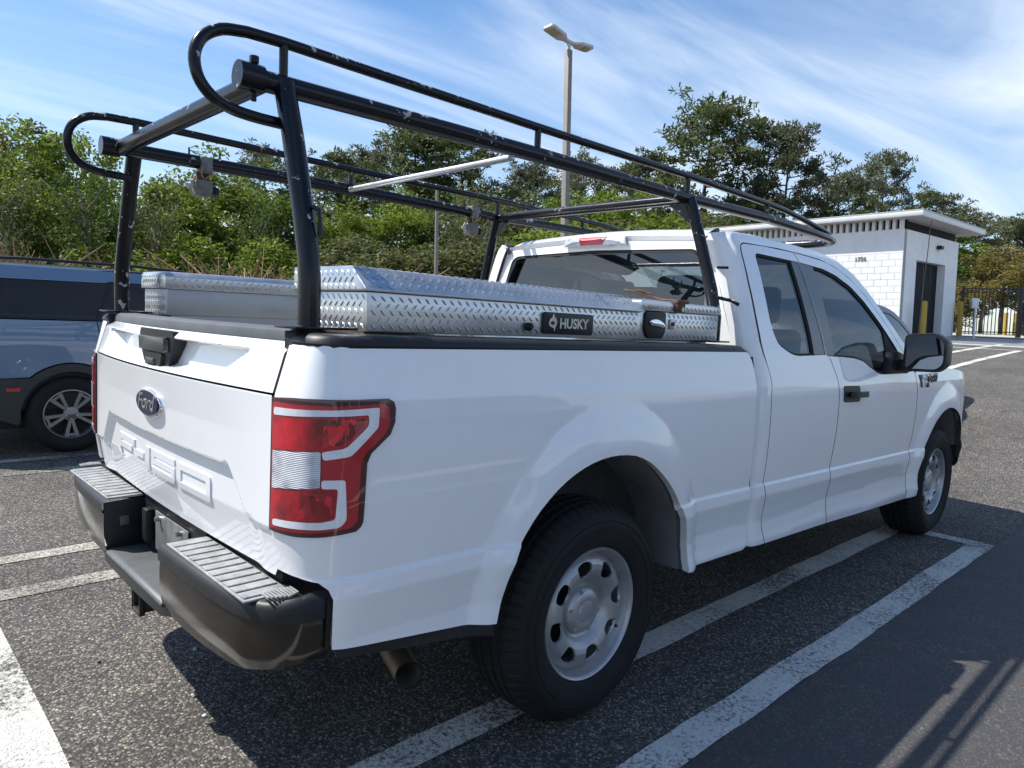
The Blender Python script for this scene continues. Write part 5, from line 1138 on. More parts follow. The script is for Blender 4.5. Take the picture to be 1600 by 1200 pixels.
# ------------------------------------------------------------------ other parked cars
def alloy_wheel(parent, rad, rim_r, mat_rim, spokes=6):
    root = empty('wheel', (0, 0, 0), parent); ax = lambda c, s, r, a: (r*c, a, r*s)
    pf = [(rim_r, .02), (rim_r+.01, -.004), (rim_r+.05, -.016), (rad-.05, -.018), (rad-.02, .0), (rad-.004, .022), (rad, .05), (rad, .17), (rad-.02, .205), (rad-.1, .225), (rim_r, .21)]
    v, f = lathe(pf, 72, ax); mesh_obj('tyre', v, f, M['rubber'], root, True, 40)
    v, f = lathe([(rim_r, .012), (rim_r+.002, .0), (rim_r-.008, -.002), (rim_r-.016, .01), (rim_r-.02, .09), (rim_r-.01, .2)], 60, ax); rm = mesh_obj('rim', v, f, mat_rim, root, True, 40)
    sp = MB()
    for k in range(spokes):
        w0 = 2*PI*k/spokes
        for da in (-.17, .17):
            c, s = math.cos(w0+da), math.sin(w0+da); t = Vector((-s, 0, c)); e = Vector((math.cos(w0+da*1.25), 0, math.sin(w0+da*1.25)))
            a = Vector((math.cos(w0+da*.7), 0, math.sin(w0+da*.7)))*.05; b = e*(rim_r-.012)
            sp.add([a-t*.012+Vector((0, .016, 0)), a+t*.012+Vector((0, .016, 0)), b+t*.016+Vector((0, .008, 0)), b-t*.016+Vector((0, .008, 0)),
                    a-t*.014+Vector((0, .06, 0)), a+t*.014+Vector((0, .06, 0)), b+t*.02+Vector((0, .06, 0)), b-t*.02+Vector((0, .06, 0))],
                   [(0, 1, 2, 3), (0, 4, 5, 1), (1, 5, 6, 2), (2, 6, 7, 3), (3, 7, 4, 0)])
        c, s = math.cos(w0), math.sin(w0); m_ = Vector((c, 0, s))*(rim_r*.80); t = Vector((-s, 0, c))
        sp.add([m_-t*.045+Vector((0, .011, 0)), m_+t*.045+Vector((0, .011, 0)), m_*1.12+t*.05+Vector((0, .010, 0)), m_*1.12-t*.05+Vector((0, .010, 0)), m_-t*.045+Vector((0, .05, 0)), m_+t*.045+Vector((0, .05, 0))], [(0, 1, 2, 3), (0, 4, 5, 1)])
    sp.obj('spoke', mat_rim, rm, False)
    v, f = lathe([(0, .008), (.022, .008), (.028, .012), (.062, .016), (.066, .03)], 30, ax); hb_ = mesh_obj('hub', v, f, mat_rim, root, True, 40)
    nt_ = MB()
    for k in range(5): w0 = 2*PI*k/5; nt_.tube([(.046*math.cos(w0), .022, .046*math.sin(w0)), (.046*math.cos(w0), .006, .046*math.sin(w0))], .009, 6)
    nt_.obj('wheel_nut', M['hooks'], hb_)
    v, f = lathe([(0, .09), (rim_r-.02, .09), (rim_r-.02, .12)], 30, ax); mesh_obj('brake', v, f, M['blackmat'], root)
    index_kids(root); return root
def make_car(name, x0, y0, z0, label, S_):
    """S_: side shapes in (x,z) from the rear axle; near flank faces -y"""
    root = empty(name, (x0, y0, z0)); tag(root, label, 'car')
    hw = S_['half']; YZ = S_['yz']
    for sd in (-1, 1):
        f = lambda s, z, sd=sd: (s, sd*(hw-interp(z, YZ[0], YZ[1])-S_['taper']*max(0, s-S_['xf'])**2-S_['taper']*max(0, S_['xr']-s)**2), z)
        sg = 1 if sd < 0 else -1
        for nm, loops, mt, off in S_['panels']:
            mo = panel(nm, loops, f, M[mt], root, .08, 0 if 'window' in nm else .02, off, sg)
            for pn, lp, m2, o2, pa in S_.get('sub', []):
                if pa == nm: panel(pn, [lp], f, M[m2], mo, .08, .008, o2, sg)
        panel('inner_dark', [S_['inner']], f, M['blackmat'], root, .15, 0, -.06, sg)
    up = S_['upper']; vv = []
    for name_, seg, mt in up:
        vv = []; ys = frange(-1, 1, 12)
        for x, z in smooth_path(seg, 3) if len(seg) > 2 else seg:
            w = hw-interp(z, YZ[0], YZ[1])-S_['taper']*max(0, x-S_['xf'])**2-S_['taper']*max(0, S_['xr']-x)**2
            for t in ys: vv.append((x+S_['bow']*(1-t*t)*(1 if x > 1 else -1), t*w, z+S_['crown']*(1-t*t)))
        n = len(ys); m = len(vv)//n
        mesh_obj(name_, vv, [(i*n+j, (i+1)*n+j, (i+1)*n+j+1, i*n+j+1) for i in range(m-1) for j in range(n-1)], M[mt], root, True, 60)
    MB().box(S_['xr']-.3, S_['xf']+.4, -hw+.2, hw-.2, .22, .45).obj('underbody', M['under'], root)
    for k, yy in enumerate((-.38, .38)):
        s_ = MB().box(1.05, 1.2, yy-.24, yy+.24, .6, 1.15).obj('seat', M['interior'], root, bevel=.04)
        MB().box(1.07, 1.15, yy-.12, yy+.12, 1.16, 1.32).obj('headrest', M['interior'], s_, bevel=.03)
    w = alloy_wheel(root, S_['rad'], S_['rim'], M[S_['wm']], S_.get('spokes', 6))
    for i, (wx, sd) in enumerate(((0, -1), (0, 1), (S_['wb'], -1), (S_['wb'], 1))):
        ww = w if i == 0 else copy_tree(w, root)
        ww.location = (wx, sd*(hw-.035), S_['rad']-.004); ww.rotation_euler = (0, R(17+31*i), PI if sd > 0 else 0)
    return root
def arch(cx, cz, r, a0=180, a1=0, n=14): return arc_pts((cx, cz), r, a0, a1, n)
WB = 2.67
suv_body = [(-.92, .69), (-.48, .69)]+[(x, z) for x, z in arch(0, .345, .475, 133, 47)]+[(.5, .69), (WB-.52, .69)]+[(x, z) for x, z in arch(WB, .345, .475, 133, 47)]+[(WB+.55, .69), (WB+.88, .72), (WB+.86, 1.02), (WB-.2, 1.12), (1.7, 1.185), (-.5, 1.192), (-.86, 1.19), (-.93, 1.05)]
suv_clad = [(-.93, .685), (-.465, .685)]+[(x, z) for x, z in arch(0, .345, .462, 133, 47)]+[(.49, .685), (WB-.50, .685)]+[(x, z) for x, z in arch(WB, .345, .462, 133, 47)]+[(WB+.55, .685), (WB+.90, .68), (WB+.90, .34)]+[(WB+.42, .27)]+list(reversed(arch(WB, .345, .395, 185, -5)))+[(WB-.42, .28), (.42, .28)]+list(reversed(arch(0, .345, .395, 185, -5)))+[(-.41, .275), (-.55, .335), (-.93, .345)]
SUV = dict(half=.945, yz=([.25, .70, 1.0, 1.19, 1.56, 1.66], [.02, .0, .0, .02, .115, .16]), taper=.12, xf=3.0, xr=-.55, bow=.05, crown=.035, wb=WB, rad=.352, rim=.222, wm='spoke', spokes=5,
    panels=[('body_side', [suv_body], 'blue', 0), ('cladding', [suv_clad], 'clad', .012),
            ('side_window', [[(-.80, 1.205), (1.85, 1.195), (1.30, 1.545), (.34, 1.556), (.30, 1.542), (-.74, 1.535)]], 'dglass', -.006),
            ('roof_side', [[(-.80, 1.20), (-.84, 1.20), (-.82, 1.58), (-.72, 1.655), (1.2, 1.655), (1.42, 1.60), (1.30, 1.55), (.34, 1.561), (.30, 1.547), (-.745, 1.540)]], 'blue', 0)],
    sub=[('door_seam', [(.205, 1.185), (.213, 1.185), (.245, .98), (.245, .75), (.237, .75), (.237, .98)], 'blackmat', .0015, 'body_side'),
         ('door_seam', [(1.06, 1.18), (1.068, 1.18), (1.068, .70), (1.06, .70)], 'blackmat', .0015, 'body_side'),
         ('door_handle', [(.33, 1.09), (.52, 1.085), (.52, 1.055), (.33, 1.06)], 'black', .02, 'body_side'),
         ('side_marker', [(-.50, .605), (-.39, .605), (-.395, .575), (-.49, .575)], 'redflat', .018, 'cladding'),
         ('window_pillar', [(-.56, 1.205), (-.535, 1.205), (-.47, 1.535), (-.495, 1.535)], 'blackmat', .001, 'side_window'),
         ('window_pillar', [(.19, 1.20), (.225, 1.20), (.37, 1.55), (.335, 1.55)], 'blackmat', .001, 'side_window'),
         ('window_pillar', [(1.02, 1.198), (1.10, 1.198), (1.10, 1.548), (1.02, 1.548)], 'blackmat', .001, 'side_window')],
    inner=[(-.85, .4), (3.3, .4), (3.3, 1.0), (1.8, 1.15), (-.85, 1.15)],
    upper=[('roof', [(-.84, 1.58), (-.72, 1.655), (.2, 1.672), (1.2, 1.655), (1.42, 1.60)], 'blue'), ('windscreen', [(1.42, 1.60), (1.75, 1.40), (2.1, 1.16)], 'dglass'), ('bonnet', [(2.1, 1.15), (2.8, 1.11), (3.45, 1.02), (3.54, .8), (3.56, .4)], 'blue'), ('tailgate', [(-.84, 1.58), (-.90, 1.20), (-.95, .90), (-.95, .36)], 'blue')])
suv = make_car('blue_suv', -.33, 4.886+.93, 0, 'blue grey boxy SUV with dark cladding parked left of the truck', SUV)
SUV['hw'] = 1
for sd in (-1, 1):
    MB().tube([(-.66, sd*.745, 1.672), (-.58, sd*.745, 1.712), (-.3, sd*.75, 1.722), (.6, sd*.75, 1.722), (1.0, sd*.745, 1.70), (1.15, sd*.74, 1.668)], .014, 8).obj('roof_rail', M['black'], suv, True)
# silver crossover ahead of the truck's nose
WB2 = 2.6
cb_ = [(-.80, .30), (-.40, .26)]+arch(0, .33, .385, 190, -10)+[(.45, .24), (WB2-.45, .24)]+arch(WB2, .33, .385, 190, -10)+[(WB2+.45, .26), (WB2+.84, .35), (WB2+.80, .72), (WB2+.3, .93), (1.95, 1.00), (-.6, 1.02), (-.86, .95)]
CAR2 = dict(half=.91, yz=([.25, .6, .9, 1.0, 1.45, 1.55], [.03, .0, .005, .03, .17, .22]), taper=.14, xf=2.7, xr=-.4, bow=.08, crown=.04, wb=WB2, rad=.335, rim=.215, wm='hooks', spokes=7,
    panels=[('body_side', [cb_], 'silver', 0), ('side_window', [[(-.45, 1.03), (1.95, 1.01), (1.72, 1.17), (1.45, 1.33), (1.15, 1.42), (.6, 1.46), (-.1, 1.42)]], 'wglass', -.006),
            ('roof_side', [smooth_path([(-.70, 1.02), (-.55, 1.25), (-.25, 1.43), (.1, 1.51), (.6, 1.545), (1.1, 1.51), (1.45, 1.41), (1.75, 1.24), (2.08, 1.01)], 3)+[(1.98, 1.01), (1.74, 1.175), (1.46, 1.335), (1.155, 1.428), (.6, 1.468), (-.1, 1.428), (-.46, 1.03)]], 'trim', 0)],
    inner=[(-.75, .35), (3.2, .35), (3.2, .7), (1.9, .95), (-.75, .98)],
    upper=[('roof', [(-.70, 1.02), (-.55, 1.25), (-.25, 1.43), (.1, 1.51), (.6, 1.545), (1.1, 1.51)], 'trim'), ('windscreen', [(1.1, 1.51), (1.45, 1.41), (1.75, 1.24), (2.1, 1.0)], 'wglass'), ('bonnet', [(2.1, 1.0), (2.6, .97), (3.2, .85), (3.42, .6), (3.44, .3)], 'silver'), ('tailgate', [(-.70, 1.02), (-.84, .95), (-.88, .6), (-.86, .3)], 'silver')])
pc = ray_at(1414, 491, 9.6)
sil = make_car('silver_crossover', pc.x-1.62, pc.y+.78, ground_z(pc.x-.5, pc.y)-.03, 'small silver car with dark roof parked beyond the truck mirror', CAR2)
# two unseen cars, added for reflections in the truck's flank and glass
index_kids(sil); index_kids(suv)
for src, x, y, lab in ((sil, 1.0, -9.4, 'unseen small silver car added across the aisle, mirrored in the truck flank'), (suv, 6.2, -9.6, 'unseen blue grey boxy SUV added across the aisle, mirrored in the truck glass')):
    c_ = copy_tree(src); c_.location = (x, y, ground_z(x, y)); c_.rotation_euler = (0, 0, R(90)); c_['label'] = lab
# ------------------------------------------------------------------ trees and shrubs
def np_mesh(name, V_, F_, mat):
    me = bpy.data.meshes.new(name); me.from_pydata(V_.tolist() if hasattr(V_, 'tolist') else V_, [], F_.tolist() if hasattr(F_, 'tolist') else F_); me.update(); me.materials.append(mat); return me
def leaf_quads(rng, centres, size, up=.35):
    """one folded leaf-clump face per centre, random attitude"""
    n = len(centres); a = rng.normal(size=(n, 3)); a[:, 2] *= .6; a /= np.linalg.norm(a, axis=1)[:, None]
    b = rng.normal(size=(n, 3)); b -= a*(a*b).sum(1)[:, None]; b /= np.linalg.norm(b, axis=1)[:, None]
    s = size*rng.uniform(.55, 1.35, (n, 1)); w = s*rng.uniform(.35, .7, (n, 1)); c = np.asarray(centres)
    P0 = c-a*s; P1 = c-b*w*.9+a*s*.1; P2 = c+a*s; P3 = c+b*w+a*s*rng.uniform(-.3, .3, (n, 1))
    V_ = np.stack([P0, P1, P2, P3], 1).reshape(-1, 3); F_ = np.arange(4*n).reshape(n, 4); return V_, F_
def needles(rng, centres, r, per):
    """flattened pads of short needle sprays"""
    n = len(centres); d = rng.normal(size=(n, per, 3)); d /= np.linalg.norm(d, axis=2)[:, :, None]; d *= rng.uniform(.1, 1, (n, per, 1))**.5*r*rng.uniform(.6, 1.3, (n, 1, 1)); d[:, :, 2] *= .55
    c = (np.asarray(centres)[:, None, :]+d).reshape(-1, 3); m = len(c)
    a = d.reshape(-1, 3)*.9+rng.normal(size=(m, 3))*.35; a[:, 2] += .22; a /= np.linalg.norm(a, axis=1)[:, None]+1e-9
    b = rng.normal(size=(m, 3)); b -= a*(a*b).sum(1)[:, None]; b /= np.linalg.norm(b, axis=1)[:, None]
    l = rng.uniform(.10, .22, (m, 1)); w = l*rng.uniform(.20, .34, (m, 1))
    V_ = np.stack([c-b*w*.6, c+b*w*.6, c+a*l*1.6+b*w, c+a*l*1.6-b*w*.8], 1).reshape(-1, 3); F_ = np.arange(4*m).reshape(-1, 4); return V_, F_
def limbs(rng, kind, H):
    """trunk and main limbs; returns tube builder and foliage anchor points with radii"""
    mb = MB(); anch = []
    if kind == 'pine':
        lean = rng.normal(size=2)*.02*H; pts = []
        for i in range(8): t = i/7; pts.append((lean[0]*t*t+rng.normal()*.04, lean[1]*t*t+rng.normal()*.04, H*.97*t))
        r0 = H*.016; mb.tube(pts, [r0*(1-.86*i/7) for i in range(8)], 7)
        nb = int(22+rng.integers(0, 6))
        for k in range(nb):
            t = .42+.56*(k/nb)**.85; z = H*t; x = lean[0]*t*t; y = lean[1]*t*t
            a = k*2.4+rng.normal()*.4; prof = math.sin(min(1, max(.05, (1.04-t)/.50))*PI*.62); ln = H*.26*prof*rng.uniform(.7, 1.25)
            up = .10+.55*(t-.4)+rng.normal()*.10; P = [(x, y, z)]
            for j in range(1, 4): q = j/3; P.append((x+math.cos(a)*ln*q+rng.normal()*.08, y+math.sin(a)*ln*q+rng.normal()*.08, z+ln*up*q*q+ln*.08*q))
            mb.tube(P, [r0*.33*(1-t*.4), r0*.24*(1-t*.4), r0*.16, r0*.05], 4)
            for j in range(int(3+ln*1.7)):
                q = rng.uniform(.45, 1.05); i0 = min(2, int(q*3)); f = min(1, q*3-i0)
                p = np.array(P[i0])*(1-f)+np.array(P[i0+1])*f+rng.normal(size=3)*np.array([.34, .34, .16])*(.4+q*.6)*(ln/2.6+.3)
                [anch.append((p+rng.normal(size=3)*np.array([.24, .24, .12]), .34)) for _ in range(2)]
        for j in range(30): anch.append((np.array([lean[0], lean[1], H*.97])+rng.normal(size=3)*np.array([.75, .75, .42])*H/13, .34))
    else:
        pts = []; bend = rng.normal(size=2)*.05*H
        for i in range(6): t = i/5; pts.append((bend[0]*t*t+rng.normal()*.06, bend[1]*t*t+rng.normal()*.06, H*.62*t))
        r0 = H*.018; mb.tube(pts, [r0*(1-.65*i/5) for i in range(6)], 7)
        nb = int(15+rng.integers(0, 5))
        for k in range(nb):
            t = .16+.46*k/nb; z = H*t; x = bend[0]*(t/.62)**2; y = bend[1]*(t/.62)**2
            a = k*2.4+rng.normal()*.5; ln = H*(.34-.12*(t-.2))*rng.uniform(.7, 1.15); el = rng.uniform(.35, 1.0)+.5*(t-.2)
            P = [(x, y, z)]
            for j in range(1, 4): q = j/3; P.append((x+math.cos(a)*ln*q*math.cos(el)+rng.normal()*.1, y+math.sin(a)*ln*q*math.cos(el)+rng.normal()*.1, z+ln*q*math.sin(el)*(1-.15*q)))
            mb.tube(P, [r0*.42, r0*.30, r0*.18, r0*.06], 5)
            for j in range(9):
                q = rng.uniform(.35, 1.08); i0 = min(2, int(q*3)); f = min(1, q*3-i0)
                p = np.array(P[i0])*(1-f)+np.array(P[i0+1])*f+rng.normal(size=3)*H*.045
                anch.append((p, H*rng.uniform(.034, .068)))
        for j in range(10): anch.append((np.array([bend[0], bend[1], H*.74])+rng.normal(size=3)*H*np.array([.09, .09, .10]), H*.06))
    return mb, anch
def tree_meshes(kind, seed, H, leafmat, barkmat, leaf=.16, dens=46):
    rng = np.random.default_rng(seed); mb, anch = limbs(rng, kind, H)
    if kind == 'pine': V_, F_ = needles(rng, [a for a, r in anch], .42, 26)
    else:
        cs = []
        for a, r in anch:
            n = int(dens*rng.uniform(.5, 1.4)); d = rng.normal(size=(n, 3)); d /= np.linalg.norm(d, axis=1)[:, None]; d *= (rng.uniform(.15, 1, (n, 1))**.55)*r*1.35; d[:, 2] *= .72; cs.append(a+d)
        V_, F_ = leaf_quads(rng, np.concatenate(cs), leaf)
    tm = bpy.data.meshes.new('trunk'); tm.from_pydata(mb.v, [], mb.f); tm.update(); tm.materials.append(barkmat); tm.polygons.foreach_set('use_smooth', [True]*len(tm.polygons))
    return tm, np_mesh('crown', V_, F_, leafmat)
def shrub_mesh(seed, H, leafmat, leaf=.062, n=9500, spread=1.0):
    rng = np.random.default_rng(seed); cs = []
    nl = 16
    for k in range(nl):
        a = rng.uniform(0, 2*PI); rr = rng.uniform(0, .62)*H*.75*spread; c = np.array([rr*math.cos(a), rr*math.sin(a), H*rng.uniform(.12, .80)*(1-.45*(rr/(H*.6*spread))**2)])
        m = n//nl; d = rng.normal(size=(m, 3)); d /= np.linalg.norm(d, axis=1)[:, None]; d *= rng.uniform(.2, 1, (m, 1))**.5*H*.26; cs.append(c+d)
    P = np.concatenate(cs); P = P[P[:, 2] > .02]
    V_, F_ = leaf_quads(rng, P, leaf); cm = np_mesh('foliage', V_, F_, leafmat)
    mb = MB()
    for k in range(9):
        a = rng.uniform(0, 2*PI); e = (math.cos(a)*H*.45*spread*rng.uniform(.2, 1), math.sin(a)*H*.45*spread*rng.uniform(.2, 1), H*rng.uniform(.45, .85)); mb.tube([(0, 0, 0), (e[0]*.4, e[1]*.4, e[2]*.55), e], [.05, .03, .008], 4)
    tm = bpy.data.meshes.new('stems'); tm.from_pydata(mb.v, [], mb.f); tm.update(); tm.materials.append(M['bark_l']); return tm, cm
def brush_mesh(seed, H, n=1500):
    rng = np.random.default_rng(seed); mb = MB()
    for k in range(n):
        a = rng.uniform(0, 2*PI); r = rng.uniform(0, .8)*H; b = np.array([r*math.cos(a), r*math.sin(a), rng.uniform(0, .5)*H*.6]); d = rng.normal(size=3); d[2] = abs(d[2])+.5; d /= np.linalg.norm(d); l = H*rng.uniform(.2, .55)
        p1 = b+d*l*.55+rng.normal(size=3)*.06; p2 = b+d*l+rng.normal(size=3)*.14; mb.tube([b, p1, p2], [.016, .011, .005], 3, cap=False)
    for k in range(10):
        a = rng.uniform(0, 2*PI); e = (math.cos(a)*H*.7, math.sin(a)*H*.7, H*rng.uniform(.5, .9)); mb.tube([(0, 0, 0), (e[0]*.45, e[1]*.45, e[2]*.6), e], [.05, .03, .01], 5)
    tm = bpy.data.meshes.new('twigs'); tm.from_pydata(mb.v, [], mb.f); tm.update(); tm.materials.append(M['twig']); return tm
PINE = [tree_meshes('pine', 11+k, 13.0, M['needle' if k % 2 == 0 else 'needle2'], M['bark_p']) for k in range(4)]
BRD = [tree_meshes('broad', 31+k, 9.5, M[('leaf_bright', 'leaf_mid', 'leaf_bright', 'leaf_olive')[k]], M['bark_l'], .105, 105) for k in range(4)]
OLV = [tree_meshes('broad', 61+k, 7.5, M['leaf_yellow' if k == 0 else 'leaf_olive'], M['bark_l'], .085, 95) for k in range(2)]
SPA = [tree_meshes('broad', 141+k, 9.5, M[('leaf_mid', 'leaf_olive')[k]], M['bark_l'], .10, 22) for k in range(2)]
SHR = [shrub_mesh(81+k, 2.6, M[('leaf_bright', 'leaf_mid', 'leaf_olive')[k]]) for k in range(3)]
BRU = [brush_mesh(91+k, 2.2) for k in range(2)]
def place(name, meshes, px, top, d, base_h, label, cat, group, rot, sx=1.0, parts=('trunk', 'crown')):
    """stand a plant where the photo shows it: column px, crown top at row top, depth d"""
    tp = ray_at(px, top, d); gz = ground_z(tp.x, tp.y); s = max(.2, (tp.z-gz)/base_h)
    r = empty(name, (tp.x, tp.y, gz)); r.rotation_euler = (0, 0, R(rot)); r.scale = (s*sx, s*sx, s)
    tag(r, label, cat, group)
    for nm, me in zip(parts, meshes): link(nm, me, None, r)
    return r
GB, GP, GS = 'broadleaf trees at the wood edge', 'pines in the wood', 'shrubs along the wood edge'
pines = [  # column, crown top, depth, mesh, rotation, width, label
 (418, 238, 46, 1, 10, 1.0, 'dark pine above the left tool box, leftmost pine of the wood'),
 (520, 246, 48, 2, 60, 1.15, 'dark pine showing between the rear rack post and the pole'),
 (652, 208, 46, 0, 130, 1.25, 'tall dark pine behind the aluminium pole left of the lamp standard'),
 (590, 240, 52, 3, 200, 1.2, 'dark pine left of the tall pine behind the aluminium pole'),
 (735, 222, 47, 2, 250, 1.35, 'broad dark pine behind the aluminium pole, nearest left of the lamp standard'),
 (826, 262, 50, 3, 310, 1.2, 'dark pine close to the left side of the lamp standard'),
 (915, 250, 54, 1, 20, .95, 'small round-topped pine just right of the lamp standard'),
 (978, 262, 55, 3, 75, .9, 'small pine right of the lamp standard, left of the great pine'),
 (1105, 168, 49, 0, 205, 1.2, 'great spreading round-topped pine above the cab'),
 (1020, 244, 49, 2, 140, .9, 'pine leaning into the left side of the great pine'),
 (1238, 200, 48, 3, 95, .95, 'tall airy pine right of the great pine'),
 (1176, 292, 52, 1, 170, .8, 'dark pine between the great pine and the airy pine'),
 (1382, 246, 50, 1, 230, .85, 'slim pine above the building roof end'),
 (1312, 278, 52, 3, 280, 1.1, 'grey green pine behind the middle of the building roof'),
 (1440, 306, 55, 2, 330, 1.0, 'low pine just beyond the building roof corner'),
 (1505, 328, 62, 1, 15, 1.35, 'rounded dark pine right of the building roof corner'),
 (1580, 345, 66, 3, 65, 1.3, 'dark pine at the far right picture edge'),
 (1622, 340, 64, 2, 105, 1.2, 'dark pine cut off by the right picture edge')]
for px, tpx, d, mi, rt, sx, lab in pines: place('pine_tree', PINE[mi], px, tpx, d, 13.1, lab, 'tree', GP, rt, sx)
broad = [
 (-18, 190, 36, 3, 0, 1.05, 'grey green tree cut off by the left picture edge'),
 (98, 188, 33, 0, 40, .85, 'tall bright green tree behind the blue car roof'),
 (40, 282, 29, 2, 200, 1.0, 'bright green low tree at the far left behind the blue car'),
 (172, 305, 30, 1, 90, 1.0, 'mid green tree seen through the far rack hoop'),
 (262, 262, 33, 0, 150, .9, 'bright green tree just right of the far rear rack post'),
 (335, 262, 32, 2, 300, 1.25, 'dense green tree under the rear clamp lamp'),
 (425, 305, 34, 1, 20, 1.2, 'mid green tree behind the near rear rack post'),
 (535, 318, 36, 0, 110, 1.15, 'bright green tree between the rear rack post and thin pole'),
 (612, 312, 37, 2, 240, 1.2, 'bright green tree left of the slender pole'),
 (700, 330, 38, 1, 70, 1.2, 'mid green tree behind the slender pole'),
 (790, 300, 40, 3, 180, 1.1, 'olive tree behind the front left rack post'),
 (905, 292, 40, 0, 260, 1.15, 'bright green tree behind the lamp standard'),
 (960, 300, 42, 2, 330, 1.2, 'bright green tree right of the lamp standard above the cab roof'),
 (1050, 322, 44, 3, 45, 1.2, 'olive tree under the great pine behind the cab roof'),
 (1150, 345, 46, 1, 125, 1.2, 'mid green tree below the great pine, behind the roof end'),
 (1265, 345, 47, 3, 215, 1.3, 'olive tree behind the building roof below the airy pine'),
 (1330, 332, 49, 1, 20, 1.2, 'mid green tree behind the building roof below the slim pine'),
 (1395, 338, 52, 3, 160, 1.2, 'olive tree over the building roof corner'),
 (1480, 352, 56, 0, 290, 1.1, 'bright green tree peeping past the building roof corner')]
for px, tpx, d, mi, rt, sx, lab in broad: place('broadleaf_tree', BRD[mi], px, tpx, d, 8.3, lab, 'tree', GB, rt, sx)
for px, tpx, d, mi, rt, sx, lab in [(1545, 378, 38, 0, 30, 1.25, 'yellow green spring tree behind the black fence, left of two'), (1612, 384, 39, 0, 190, 1.25, 'yellow green spring tree behind the fence at the right picture edge'), (1500, 420, 44, 1, 90, 1.2, 'olive tree half hidden by the building right wall')]:
    place('spring_tree', OLV[mi], px, tpx, d, 7.0, lab, 'tree', 'spring trees behind the fence', rt, sx)
for px, tpx, d, mi, rt, sx, lab in [(150, 232, 26.5, 0, 15, .75, 'thin-leaved tree with pale visible trunk behind the blue car roof'), (232, 285, 27, 1, 100, .7, 'sparse olive tree just right of the far rear rack post'), (22, 240, 27, 1, 220, .8, 'sparse grey green tree near the left picture edge'), (408, 290, 29, 0, 310, .8, 'sparse green tree left of the near rear rack post'), (700, 300, 34, 1, 60, .8, 'sparse greyish tree just right of the slender pole'), (768, 292, 36, 1, 200, .85, 'bare-looking grey tree left of the far front rack post')]:
    place('sparse_tree', SPA[mi], px, tpx, d, 8.3, lab, 'tree', 'sparse trees at the wood edge', rt, sx)
sh = [(-10, 392, 27, 1), (70, 398, 26.5, 1), (150, 385, 27, 0), (215, 402, 27, 1), (290, 372, 27, 0), (360, 398, 27.5, 1), (430, 380, 28, 0), (500, 400, 28, 1), (560, 372, 28.5, 2), (615, 392, 28, 2), (668, 388, 27.5, 2), (725, 382, 28.5, 2), (780, 378, 29.5, 2), (840, 365, 31, 0), (905, 352, 33, 0), (970, 352, 34, 2), (1040, 350, 36, 0), (1110, 352, 37, 2)]
slab = ['at the far left edge behind the blue car', 'behind the left half of the blue car roof', 'behind the middle of the blue car roof', 'beside the far rear rack post', 'just left of the rear clamp lamp column', 'right of the rear clamp lamp column', 'left of the near rear rack post', 'just right of the near rear rack post', 'above the near tool box rear end', 'left of the slender pole', 'at the foot of the slender pole', 'right of the slender pole', 'left of the far front rack post', 'behind the far front rack post', 'behind the lamp standard shaft', 'above the brake lamp of the cab', 'above the middle of the cab roof', 'above the right end of the cab roof']
kn = ['bright green', 'dark green', 'olive']
for i, (px, tpx, d, mi) in enumerate(sh):
    place('shrub', SHR[mi], px, tpx, d, 2.5, '%s leafy shrub %s' % (kn[mi], slab[i]), 'shrub', GS, i*47, 1.35, ('stems', 'foliage'))
for i, (px, tpx, d, lab) in enumerate([(10, 345, 22.5, 'tangle of bare tan brush at the left picture edge'), (385, 380, 23, 'bare tan brush above the far tool box'), (48, 378, 23, 'bare brown brush behind the blue car roof rail'), (590, 400, 25, 'bare tan brush left of the slender pole foot')]):
    place('dry_brush', [BRU[i % 2]], px, tpx, d, 2.1, lab, 'shrub', 'dry brush at the wood edge', i*80, 1.3, ('twigs',))
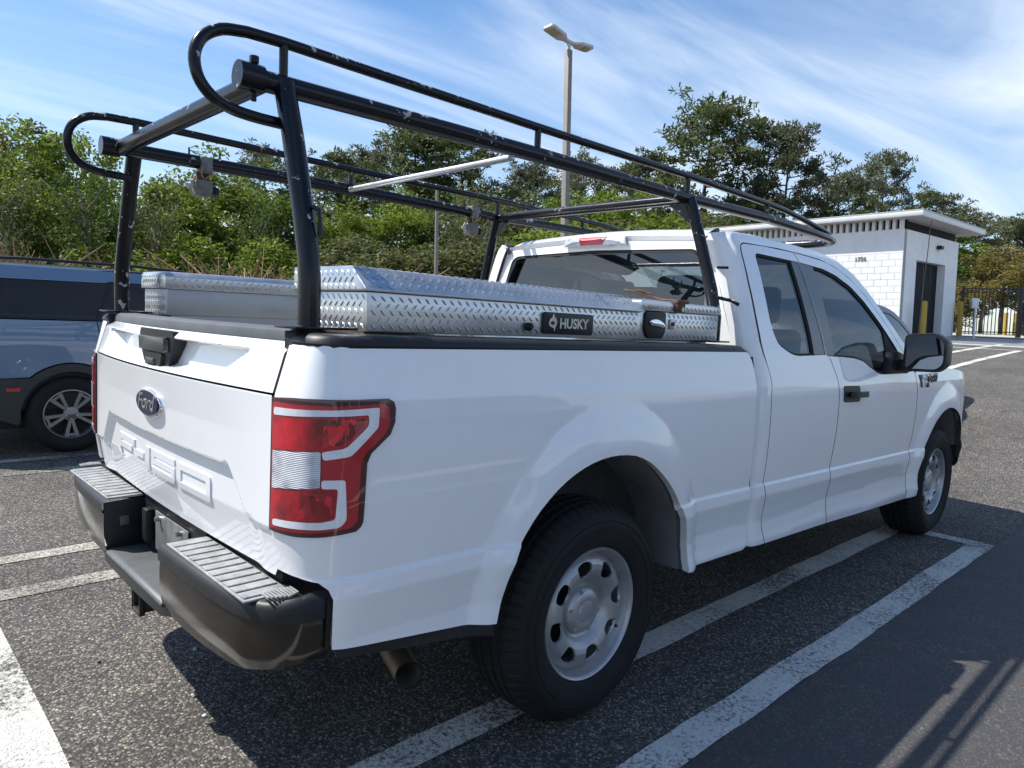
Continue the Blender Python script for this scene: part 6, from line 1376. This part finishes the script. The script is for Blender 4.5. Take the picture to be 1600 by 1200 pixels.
# dark depth of the wood behind the front row
rng = np.random.default_rng(7); cs = []
for k in range(1500):
    px = rng.uniform(-150, 1480); d = rng.uniform(40, 60); p = ray_at(px, rng.uniform(300 if px < 800 else 350, 470), d); cs.append((p.x, p.y, p.z))
V_, F_ = leaf_quads(rng, np.repeat(np.array(cs), 40, 0)+rng.normal(size=(1500*40, 3))*.6, .13)
wd = link('wood_understorey', np_mesh('wood_understorey', V_, F_, M['leaf_mid']), None); tag(wd, 'dense dark undergrowth filling the wood behind the front trees', 'undergrowth', kind='stuff')
# ------------------------------------------------------------------ across the aisle behind the camera: what the truck flank mirrors
hall = empty('service_hall', (6, -17, 0)); tag(hall, 'long pale service hall with ribbed metal canopy across the lot', 'building')
MB().box(-16, 16, -6, -5.7, 0, 4.2).obj('wall', M['wall'], hall)
MB().box(-16.3, 16.3, -5.6, -2.0, 3.55, 3.75).obj('canopy', M['alu_flat'], hall)
MB().box(-16.3, 16.3, -1.98, -1.85, 3.3, 3.95).obj('canopy_fascia', M['fascia'], hall)
rbm = MB()
for k in range(80): rbm.box(-16.2+k*.41, -16.05+k*.41, -5.6, -2.0, 3.76, 3.86)
o = rbm.obj('canopy_rib', M['alu_flat'], hall); o['kind'] = 'stuff'
for k in range(7): MB().box(-15+k*5, -14.75+k*5, -2.3, -2.05, 0, 3.55).obj('column', M['fascia'], hall)
for k in range(6): MB().box(-13.6+k*5, -11.2+k*5, -5.69, -5.62, .1, 2.9).obj('bay_door', M['doordark'], hall)
# ------------------------------------------------------------------ pebbles on the asphalt
def pebble(x, y, r, mat, lab, seed):
    rnd = random.Random(seed); bm = bmesh.new(); bmesh.ops.create_icosphere(bm, subdivisions=2, radius=r)
    for v in bm.verts: v.co *= rnd.uniform(.78, 1.15); v.co.z *= .6
    o = bm_obj('pebble', bm, M[mat], None, True, 60); o.location = (x, y, r*.42); o.rotation_euler = (0, 0, seed); tag(o, lab, 'pebble', 'loose pebbles on the asphalt')
pebble(-.86, .375, .011, 'concrete', 'pale pebble lying in the shadow below the rear bumper', 1)
pebble(-.99, .02, .012, 'concrete', 'pale flat pebble lit beside the bumper shadow edge', 2)
pebble(-1.01, -.13, .008, 'sign', 'tiny white pebble nearest the lower left shadow notch', 3)
pebble(-1.18, .49, .007, 'under', 'tiny dark pebble on lit asphalt near the thick left line', 4)
